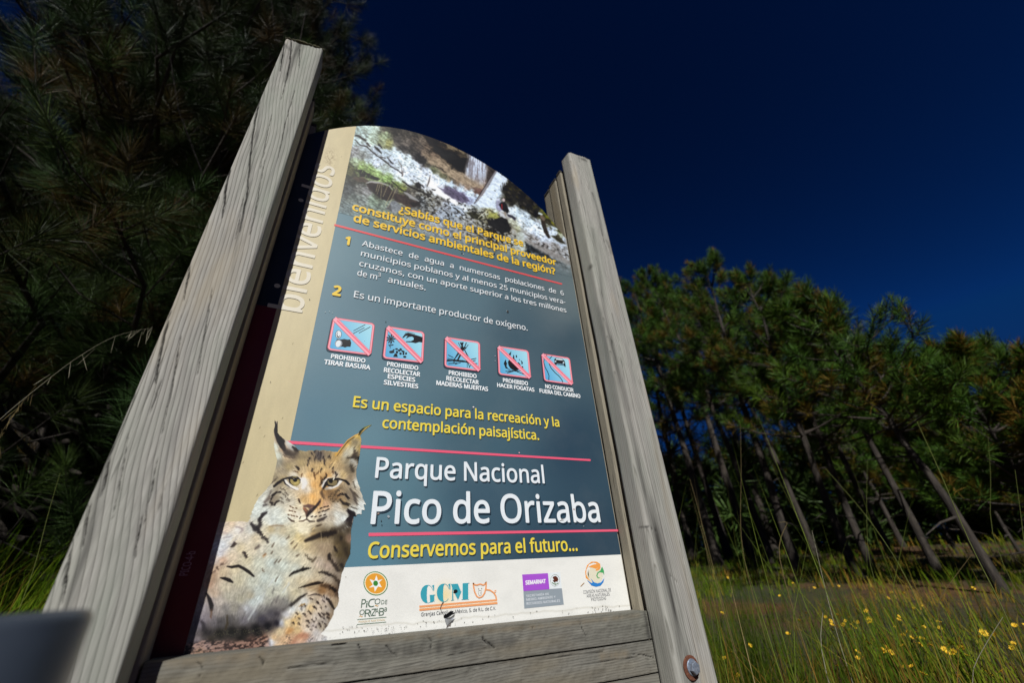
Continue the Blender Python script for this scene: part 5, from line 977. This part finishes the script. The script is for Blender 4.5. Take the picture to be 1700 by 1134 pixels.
def pine(loc, H, seed, label, cb=.45, spread=.30, per=5, r0=.0125, tn=64, nl=.15, nw=.0050, green=(.050, .106, .013), brown=(.13, .090, .013), pbrown=.16, whorl=.050, group="pines", shoots=(5, 9), lean=.05, mat=None, bark=None):
    rs = np.random.RandomState(seed); rnd = rs.uniform
    root = empty("pine_tree", loc); tag(root, label, "pine tree", group)
    ld = rs.rand()*6.28; lx, ly = lean*H*math.cos(ld), lean*H*math.sin(ld); ts = np.linspace(0, 1, 12)
    wb = rs.randn(12, 2).cumsum(0)*.008*H
    tp = np.stack([lx*ts**1.5+wb[:, 0]*ts, ly*ts**1.5+wb[:, 1]*ts, H*ts-.15*(1-ts)], -1)
    V, F = [], []; tube(V, F, tp, [r0*H*(1-.86*t)*(1.35 if t == 0 else 1) for t in ts], 10)
    at = lambda t: np.array([np.interp(t, ts, tp[:, k]) for k in range(3)])
    pos, ax, colr = [], [], []
    def tuft(p, d):
        pos.append(p); ax.append(d/np.linalg.norm(d)+np.array([0, 0, .45])); c = np.array(brown if rs.rand() < pbrown else green)*rnd(.65, 1.3); c = c*np.array([rnd(.85, 1.25), 1, rnd(.7, 1.2)]); colr.append(c)
    t = cb*rnd(.9, 1.05)
    # dead snags on the bare lower trunk
    for q in range(rs.randint(3, 8)):
        tq = rnd(.12, cb); a = rnd(0, 6.28); p = at(tq); l = rnd(.15, .6); dv = np.array([math.cos(a), math.sin(a), rnd(-.2, .3)]); tube(V, F, [p, p+dv*l*.5, p+dv*l+np.array([0, 0, -.05])], [.014, .009, .003], 5)
    while t < .985:
        rel = (t-cb)/(1-cb); L = spread*H*(max(0, 1-max(rel, 0)**1.6)**.8)*.92+.18
        for q in range(max(2, per-int(rel*2))):
            a = rnd(0, 6.28); l = L*rnd(.55, 1.15); el = math.radians(rnd(-4, 18)+rel*42); p0 = at(t+rnd(-.01, .01)); up = rnd(.25, .6)
            pts = []; k = 6
            for s in np.linspace(0, 1, k):
                e = el+up*s; bend = rnd(-.08, .08)
                pts.append(p0+np.array([math.cos(a+bend*s)*math.cos(el)*l*s, math.sin(a+bend*s)*math.cos(el)*l*s, l*(math.sin(el)*s+up*.45*s*s)]))
            pts = np.array(pts); rb = max(.010, .30*r0*H*(1-t)*1.3); tube(V, F, pts, [rb*(1-.8*s)+.003 for s in np.linspace(0, 1, k)], 5)
            tuft(pts[-1], pts[-1]-pts[-2])
            m = rs.randint(*shoots); 
            for z in range(m):
                s = rnd(.40, .99); bp = np.array([np.interp(s, np.linspace(0, 1, k), pts[:, c]) for c in range(3)]); d0 = pts[-1]-pts[0]; d0 /= np.linalg.norm(d0)
                sd = np.cross(d0, [0, 0, 1])*rnd(-1, 1)*1.2+d0*.7+np.array([0, 0, rnd(-.1, .8)]); sd /= np.linalg.norm(sd); sl = l*rnd(.10, .36)*(1.15-s*.4)+.06
                e = bp+sd*sl+np.array([0, 0, sl*.25]); tube(V, F, [bp, bp+sd*sl*.55, e], [.007, .005, .003], 4); tuft(e, sd+np.array([0, 0, .3]))
                if sl > .28 and rs.rand() < .8: tuft(bp+sd*sl*.55+rs.randn(3)*.04, sd+rs.randn(3)*.4)
        t += whorl*rnd(.7, 1.25)
    for q in range(3): tuft(at(.985)+rs.randn(3)*.04, np.array([rs.randn()*.25, rs.randn()*.25, 1]))
    tm = np_mesh("trunk", V, F, 4); tm.polygons.foreach_set('use_smooth', np.ones(len(F), bool)); tr = bpy.data.objects.new("trunk", tm); COL.objects.link(tr); tm.materials.append(bark or M_BARK); tr.parent = root
    cm = needle_mesh("crown", np.array(pos), np.array(ax), np.array(colr), tn, nl, nw, rs, .16); cr_ = bpy.data.objects.new("crown", cm); COL.objects.link(cr_); cm.materials.append(mat or M_NEEDLE); cr_.parent = root
    return root
def pine_at(bx, by, dist, top_y, seed, label, **kw):
    """tree over a surveyed foot point (bearing bx, by) whose tip reaches the surveyed height line"""
    p = at_dist(bx, by, dist); vx, vy = 764.0, -615.0; tx = bx+(vx-bx)*(by-top_y)/(by-vy)
    d = ray(tx, top_y); h = math.hypot(d.x, d.y); ztop = CAM.z+d.z/h*dist; z = float(gz(p.x, p.y))
    return pine((p.x, p.y, z-.03), ztop-z, seed, label, **kw)
RG = "pines in the stand right of the sign"
pine_at(1190, 925, 10.5, 462, 11, "slim pine closest to the right sign post with bare pale trunk", group=RG, spread=.20)
pine_at(1250, 930, 11.5, 458, 12, "thin straight pine second from the right sign post behind tall grass", group=RG, spread=.19)
pine_at(1322, 945, 8.6, 448, 13, "tallest pine of the stand with pointed candles on its crown", group=RG, spread=.22)
pine_at(1425, 960, 7.8, 470, 14, "pine with slanting grey trunk left of the paired trunks' gap", group=RG, spread=.22)
pine_at(1450, 952, 8.6, 500, 15, "pine with dark trunk standing just behind the slanting grey one", group=RG, spread=.2)
pine_at(1556, 945, 8.4, 492, 16, "dark trunked pine between the grassy clearing and the thick leaning pine", group=RG, spread=.22, cb=.42)
pine_at(1668, 985, 6.0, 486, 17, "thick leaning pine with open branching crown nearest the camera on the right", group=RG, spread=.27, cb=.48, per=4, r0=.015, whorl=.05, shoots=(5, 9))
pine_at(1800, 965, 6.6, 600, 18, "low spreading pine at the right edge of the picture", group=RG, spread=.26, cb=.34)
pine_at(1930, 930, 8.0, 575, 19, "bushy pine cut off by the right picture edge", group=RG, spread=.26, cb=.25)
for k, (bx, by, d, ty, lb) in enumerate([(1212, 930, 12.5, 470, "slender pale trunked pine second in the receding row"), (1283, 938, 10.5, 465, "slender pine left of the tallest pine"), (1362, 938, 12.0, 480, "slender pine just right of the tallest pine"), (1485, 932, 11.5, 500, "slender pine midway between the slanting grey trunk and the dark trunk"), (1600, 940, 10.5, 630, "slender pine just left of the thick leaning pine"), (1700, 930, 10.0, 650, "slender pine just right of the thick leaning pine")]):
    pine_at(bx, by, d, ty, 80+k, lb, group=RG, spread=.17, r0=.011, cb=.50)
for k, (bx, by, d, ty, lb) in enumerate([(1290, 925, 14, 500, "far pine glimpsed behind the tallest pine's trunk"), (1385, 918, 15, 530, "far pine in the gap behind the slanting grey trunk"), (1500, 908, 13, 590, "far pine in shade behind the dark trunked pine"), (1610, 905, 14, 640, "far pine filling the gap left of the thick leaning pine"), (1720, 900, 13, 690, "far pine behind the thick leaning pine's trunk"), (1150, 925, 13, 500, "far pine mostly hidden by the right sign post"), (1850, 890, 14, 700, "far pine low on the right edge beyond the spreading pine")]):
    pine_at(bx, by, d, ty, 40+k, lb, group="pines deeper in the wood", spread=.22, cb=.26, tn=34, nl=.22, nw=.007, pbrown=.35, whorl=.06)
LG = "big pines left of the sign"
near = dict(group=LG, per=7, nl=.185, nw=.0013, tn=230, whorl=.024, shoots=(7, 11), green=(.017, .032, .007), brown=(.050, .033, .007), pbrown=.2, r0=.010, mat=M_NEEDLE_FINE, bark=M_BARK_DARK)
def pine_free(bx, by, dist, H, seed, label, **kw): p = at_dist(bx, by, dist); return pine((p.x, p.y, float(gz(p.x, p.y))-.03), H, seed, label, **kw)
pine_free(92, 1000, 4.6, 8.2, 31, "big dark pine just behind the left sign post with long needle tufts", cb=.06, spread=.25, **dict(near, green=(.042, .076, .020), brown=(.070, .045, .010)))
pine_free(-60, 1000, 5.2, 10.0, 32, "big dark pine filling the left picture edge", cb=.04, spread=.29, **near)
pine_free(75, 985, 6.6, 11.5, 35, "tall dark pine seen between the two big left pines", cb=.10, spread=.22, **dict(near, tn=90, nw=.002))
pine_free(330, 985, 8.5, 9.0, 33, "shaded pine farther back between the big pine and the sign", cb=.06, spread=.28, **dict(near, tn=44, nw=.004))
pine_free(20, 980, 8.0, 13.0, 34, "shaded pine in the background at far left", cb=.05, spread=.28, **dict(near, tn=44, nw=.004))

for k, (x, y, H, lb) in enumerate([(-7.3, -4.0, 9.6, "tall unseen pine added left of the camera to shade the big pines"), (-10.0, -2.4, 12.5, "second tall unseen pine added farther left of the camera for shade")]):  # unseen trees, added only to throw shade on the left pines
    pine((x, y, float(gz(x, y))-.03), H, 60+k, lb, cb=.15, spread=.20, group="unseen pines added for shade", tn=26, nl=.30, nw=.016, whorl=.05)
rs = np.random.RandomState(78); n = 700
r_ = rs.uniform(11, 20, n); t_ = rs.uniform(1.15, 2.8, n); bx_ = r_*np.cos(t_); by_ = r_*np.sin(t_)-S; bz_ = gz(bx_, by_)+rs.rand(n)**1.2*(1.2+.13*r_)
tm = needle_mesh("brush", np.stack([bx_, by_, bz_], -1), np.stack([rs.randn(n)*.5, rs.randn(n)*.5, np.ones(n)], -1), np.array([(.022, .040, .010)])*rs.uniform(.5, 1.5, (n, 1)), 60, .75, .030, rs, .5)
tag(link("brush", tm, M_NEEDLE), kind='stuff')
# thicket of young pines and brush that closes the view between the trunks
rs = np.random.RandomState(77); n = 1500
r_ = rs.uniform(13, 24, n); t_ = rs.uniform(-.1, 1.15, n); bx_ = r_*np.cos(t_); by_ = r_*np.sin(t_)-S; bz_ = gz(bx_, by_)+rs.rand(n)**1.2*(1.2+.13*r_)
tm = needle_mesh("undergrowth", np.stack([bx_, by_, bz_], -1), np.stack([rs.randn(n)*.5, rs.randn(n)*.5, np.ones(n)], -1), np.array([(.045, .080, .018)])*rs.uniform(.5, 1.5, (n, 1)), 60, .75, .030, rs, .5)
tag(link("undergrowth", tm, M_NEEDLE), kind='stuff')
# ---------------------------------------------------------------- grass
def blades(n, sampler, hmin, hmax, wid, rs, cols, name, label=None, bendk=.5, zoff=0):
    x, y = sampler(n); z = gz(x, y)-.02+zoff; n = len(x); h = rs.uniform(hmin, hmax, n)*rs.uniform(.6, 1.1, n); a = rs.rand(n)*6.283; bend = rs.rand(n)**1.5*bendk+.05; az = rs.normal(.6, .9, n)
    tx, ty = np.cos(az), np.sin(az); wx, wy = -np.sin(a), np.cos(a); V = []; ks = (0, .35, .7, 1.0); wk = (1, .85, .55, 0)
    for k, w in zip(ks, wk):
        cx_ = x+tx*h*bend*k**2; cy_ = y+ty*h*bend*k**2; cz = z+h*k*(1-.35*bend*k)
        if w: V += [np.stack([cx_-wx*wid*w, cy_-wy*wid*w, cz], -1), np.stack([cx_+wx*wid*w, cy_+wy*wid*w, cz], -1)]
        else: V += [np.stack([cx_, cy_, cz], -1)]
    V = np.stack(V, 1); b = np.arange(n)*7
    me = bpy.data.meshes.new(name); tri = np.concatenate([np.stack([b+q, b+r, b+s], -1) for q, r, s in [(0,1,3),(0,3,2),(2,3,5),(2,5,4),(4,5,6)]])
    me = np_mesh(name, V.reshape(-1, 3), tri, 3)
    pn = fbm(x*.9, y*.9, 5, 3); ci = np.clip(((pn-.25)*2.0+rs.normal(0, .22, n))*len(cols), 0, len(cols)-1).astype(int); c = np.array(cols)[ci]*rs.uniform(.6, 1.35, (n, 1))*np.clip(.15+1.6*fbm(x*1.4+9, y*1.4, 15, 2), .3, 1.5)[:, None]; set_col(me, np.repeat(c, 7, 0))
    return tag(link(name, me, M_BLADE), kind='stuff')
GC = [(.040,.066,.005),(.060,.102,.006),(.078,.120,.007),(.115,.125,.010),(.150,.122,.018),(.150,.088,.016)]
rs = np.random.RandomState(8)
def s_near(n):      # thick tussocks right beside the sign
    k = 170; cxs = .9+1.9*rs.rand(k)**1.5; cys = rs.uniform(-.3, 3.6, k); i = rs.randint(0, k, n); x = cxs[i]+rs.randn(n)*.07; y = cys[i]+rs.randn(n)*.07; m = (x > .84) & (x-.8 > .12*(y-.1)); return x[m], y[m]
blades(10500, s_near, .25, .70, .0021, rs, GC, "tall_grass", bendk=.55)
def s_wisp(n): return .93+.75*rs.rand(n)**1.4, rs.uniform(-.1, 2.6, n)
blades(320, s_wisp, .75, 1.25, .0013, rs, [(.12,.13,.03),(.17,.13,.06),(.09,.12,.02)], "wispy_grass", bendk=.35)
def s_mid(n):
    k = 480; cxs = rs.uniform(.9, 9.5, k); cys = rs.uniform(-.8, 9.5, k); i = rs.randint(0, k, n); x = cxs[i]+rs.randn(n)*.16; y = cys[i]+rs.randn(n)*.13; m = x > .9; return x[m], y[m]
blades(20000, s_mid, .05, .20, .0036, rs, GC, "meadow_grass", bendk=.7)
def s_left(n):
    k = 420; cxs = rs.uniform(-3.2, -.35, k); cys = rs.uniform(.7, 4.6, k); i = rs.randint(0, k, n); x = cxs[i]+rs.randn(n)*.09; y = cys[i]+rs.randn(n)*.09; return x, y
blades(22000, s_left, .30, .72, .0032, rs, [(.065,.115,.006),(.05,.095,.005),(.085,.11,.008),(.09,.065,.012)], "grass_bank", bendk=.6)
def s_far(n):
    r = rs.uniform(6, 22, n); t = rs.uniform(-.2, 1.9, n); return r*np.cos(t), r*np.sin(t)
blades(14000, s_far, .10, .30, .009, rs, GC, "woodland_grass", bendk=.6)
def s_under(n):
    x = rs.uniform(-.8, .9, n); y = rs.uniform(.3, 4, n); return x, y
blades(5000, s_under, .15, .35, .003, rs, GC, "grass_behind_sign", bendk=.5)

# long seed stalks standing above the grass
def stalk(pts, w, col, label, seeds=False):
    P = [at_dist(*p) for p in pts]; V, F = [], []
    d = [np.array(p) for p in P]; g = d[-1].copy(); zg = float(gz(g[0], g[1]))-.03
    if g[2] > zg+.05: d.append(np.array([g[0]+.02, g[1]+.02, zg]))
    m = []; 
    for i in range(len(d)-1):
        for s in np.linspace(0, 1, 5)[:-1]: m.append(d[i]*(1-s)+d[i+1]*s)
    m.append(d[-1]); m = np.array(m)
    for _ in range(3): m[1:-1] = m[1:-1]*.5+(m[:-2]+m[2:])*.25
    k = len(m); tube(V, F, m, [w*(.4+.6*i/(k-1)) for i in range(k)], 5)
    if seeds:
        r2 = np.random.RandomState(3)
        for q in range(16):
            i = r2.randint(0, int(k*.5)); p = m[i]+r2.randn(3)*.004; dn = np.array([r2.randn()*.3, r2.randn()*.3, -1])*r2.uniform(.02, .06); tube(V, F, [p, p+dn*.6, p+dn], [.0003, .0008, .0002], 4)
    me = np_mesh("grass_stalk", V, F, 4); set_col(me, np.tile(col, (len(V), 1))); return tag(link("grass_stalk", me, M_BLADE), label, "grass stalk", "long grass stalks")
YG, PALE, TAN_ = (.12, .14, .04), (.30, .28, .20), (.17, .13, .06)
stalk([(248,545,1.6),(190,556,1.6),(120,598,1.6),(50,654,1.6),(0,695,1.6),(-60,760,1.6)], .0006, PALE, "thin pale stalk arching across the dark left pine", True)
stalk([(60,640,1.9),(20,690,1.9),(-10,740,1.9),(-30,800,1.9)], .0006, TAN_, "drooping stalk with dark seed heads at the left edge", True)
stalk([(100,785,2.2),(75,870,2.2),(55,960,2.2)], .0012, YG, "upright green stalk on the left grass bank")
stalk([(1522,700,1.7),(1560,782,1.7),(1609,902,1.7),(1654,988,1.7),(1691,1070,1.7),(1712,1134,1.7)], .0019, YG, "longest green stalk crossing the thick leaning pine's trunk")
stalk([(1370,778,1.8),(1436,852,1.8),(1498,943,1.8),(1535,1030,1.8),(1580,1140,1.8)], .0017, YG, "green stalk bowing left over the yellow flowers")
stalk([(1348,881,1.9),(1370,980,1.9),(1399,1091,1.9)], .0016, PALE, "straight pale dry stalk left of the yellow flowers")
stalk([(1366,1018,1.7),(1358,1090,1.7)], .0020, PALE, "short pale broken stalk beside the straight dry one")
stalk([(1440,765,2.2),(1438,850,2.2),(1442,960,2.2)], .0012, YG, "thin upright stalk before the slanting grey pine trunk")
stalk([(1292,868,2.0),(1310,866,2.0),(1298,885,2.0),(1288,930,2.0)][::1], .0018, TAN_, "short stalk bent over in a hoop among the trunks")
stalk([(1229,705,2.0),(1231,790,2.0),(1228,880,2.0),(1240,960,2.0)], .0014, TAN_, "brown upright stalk right of the sign post")
stalk([(1145,795,1.9),(1158,840,1.9),(1170,890,1.9)], .0014, TAN_, "brown stalk right against the right sign post")
stalk([(1640,725,2.3),(1646,800,2.3),(1640,905,2.3)], .0012, YG, "thin stalk right of the thick leaning pine's trunk")
stalk([(1614,920,2.0),(1580,965,2.0),(1540,1020,2.0)], .0012, TAN_, "brown stalk leaning right over the flowers")
stalk([(1685,780,2.0),(1698,880,2.0),(1706,960,2.0)], .0012, YG, "green stalk at the right picture edge")
stalk([(1665,1025,1.6),(1630,1080,1.6),(1600,1140,1.6)], .0012, PALE, "pale stalk leaning right in the lower right corner")

# yellow flowers
def flower_mesh():
    bm = bmesh.new(); n = 8
    for k in range(n):
        a = 2*math.pi*k/n; c, s = math.cos(a), math.sin(a)
        p = [(.004, -.004), (.016, -.006), (.021, 0), (.016, .006), (.004, .004)]
        bm.faces.new([bm.verts.new((c*r-s*w, s*r+c*w, .004+r*.28+(.002 if abs(w) < .001 else 0))) for r, w in p])
    bmesh.ops.create_icosphere(bm, subdivisions=1, radius=.006, matrix=Matrix.Translation((0, 0, .006)))
    me = bpy.data.meshes.new("flower"); bm.to_mesh(me); bm.free()
    C = np.tile((.80, .50, .03), (len(me.vertices), 1)); C[n*5:] = (.55, .27, .02); set_col(me, C); return me
FM = flower_mesh()
sv, sf = [], []; tube(sv, sf, [(0, 0, 0), (.01, .004, -.1), (.004, .01, -.22)], [.0016, .0016, .0018], 5)
SM = np_mesh("stem", sv, sf, 4); set_col(SM, np.tile((.06, .085, .02), (len(sv), 1)))
M_STEM = M_BLADE; FM.materials.append(M_PETAL); SM.materials.append(M_STEM)
fl = [(1199,1019,1.5),(1327,1032,1.4),(1309,1054,1.6),(1214,1086,1.4),(1203,1095,1.4),(1245,1073,1.3),(1221,1127,1.3),(1225,1123,1.2),(1352,977,1),(1360,974,.8),(1331,988,1),(1439,1016,1.5),(1451,1018,1.4),(1446,1036,2),(1415,1042,2.2),(1402,1039,1.8),(1400,1053,1.3),(1379,1032,1.2),(1381,1047,1.3),(1371,1025,1),(1442,1070,1.8),(1465,1081,1.5),(1479,1085,1.5),(1471,1076,1.2),(1423,1084,1.4),(1424,1094,1.1),(1500,1056,1.2),(1508,1051,1.3),(1513,1060,1),(1525,1072,2),(1541,1075,2),(1531,1062,1.5),(1545,1065,1.2),(1578,1069,2.2),(1574,1075,1.8),(1584,1085,2),(1594,1076,1.4),(1617,979,1.6),(1612,1030,1),(1559,1034,1.2),(1530,1013,1.3),(1533,1007,1),(1561,1038,1),(1632,1052,2),(1683,1077,1.6),(1685,1040,1.4),(1454,988,1),(1474,994,1),(1511,1000,1),(1480,985,.9),(1533,1122,2),(1518,1120,1.3),(1515,1108,1.2),(1640,1120,1.6),(1665,1117,1.4),(1500,1110,1.2),(1590,1125,1.4),(1208,960,1),(1350,967,.8),(1426,1034,1.2),(1492,1030,1.1),(1560,1044,1.2)]
r3 = random.Random(6)
fl += [(x+r3.gauss(0, 22), y+r3.gauss(0, 7), s*.75) for x, y, s in fl if x > 1310 and y < 1100]
for k, (px, py, s) in enumerate(fl):
    d = ray(px, py); h = math.hypot(d.x, d.y); dist = 2.0
    for cand in np.arange(1.6, 9, .04):
        q = CAM+d*(cand/h); dist = cand
        if q.z < float(gz(q.x, q.y))+.25: break
    q = CAM+d*(dist/h)
    f = bpy.data.objects.new("yellow_flower", None); COL.objects.link(f); f.location = q; f.empty_display_size = .02
    tag(f, "small yellow daisy-like flower among the grass right of the sign", "flower", "yellow meadow flowers")
    hd = bpy.data.objects.new("flower_head", FM); COL.objects.link(hd); hd.parent = f; hd.scale = [min(1.1, max(.45, s*.33+dist*.038))]*3; hd.rotation_euler = (r3.uniform(.2, 1.1), r3.uniform(-.5, .5), r3.uniform(0, 6.28))
    st = bpy.data.objects.new("stem", SM); COL.objects.link(st); st.parent = f; st.rotation_euler = (0, 0, r3.uniform(0, 6.28))

# ---------------------------------------------------------------- blurred steel bollard close to the camera
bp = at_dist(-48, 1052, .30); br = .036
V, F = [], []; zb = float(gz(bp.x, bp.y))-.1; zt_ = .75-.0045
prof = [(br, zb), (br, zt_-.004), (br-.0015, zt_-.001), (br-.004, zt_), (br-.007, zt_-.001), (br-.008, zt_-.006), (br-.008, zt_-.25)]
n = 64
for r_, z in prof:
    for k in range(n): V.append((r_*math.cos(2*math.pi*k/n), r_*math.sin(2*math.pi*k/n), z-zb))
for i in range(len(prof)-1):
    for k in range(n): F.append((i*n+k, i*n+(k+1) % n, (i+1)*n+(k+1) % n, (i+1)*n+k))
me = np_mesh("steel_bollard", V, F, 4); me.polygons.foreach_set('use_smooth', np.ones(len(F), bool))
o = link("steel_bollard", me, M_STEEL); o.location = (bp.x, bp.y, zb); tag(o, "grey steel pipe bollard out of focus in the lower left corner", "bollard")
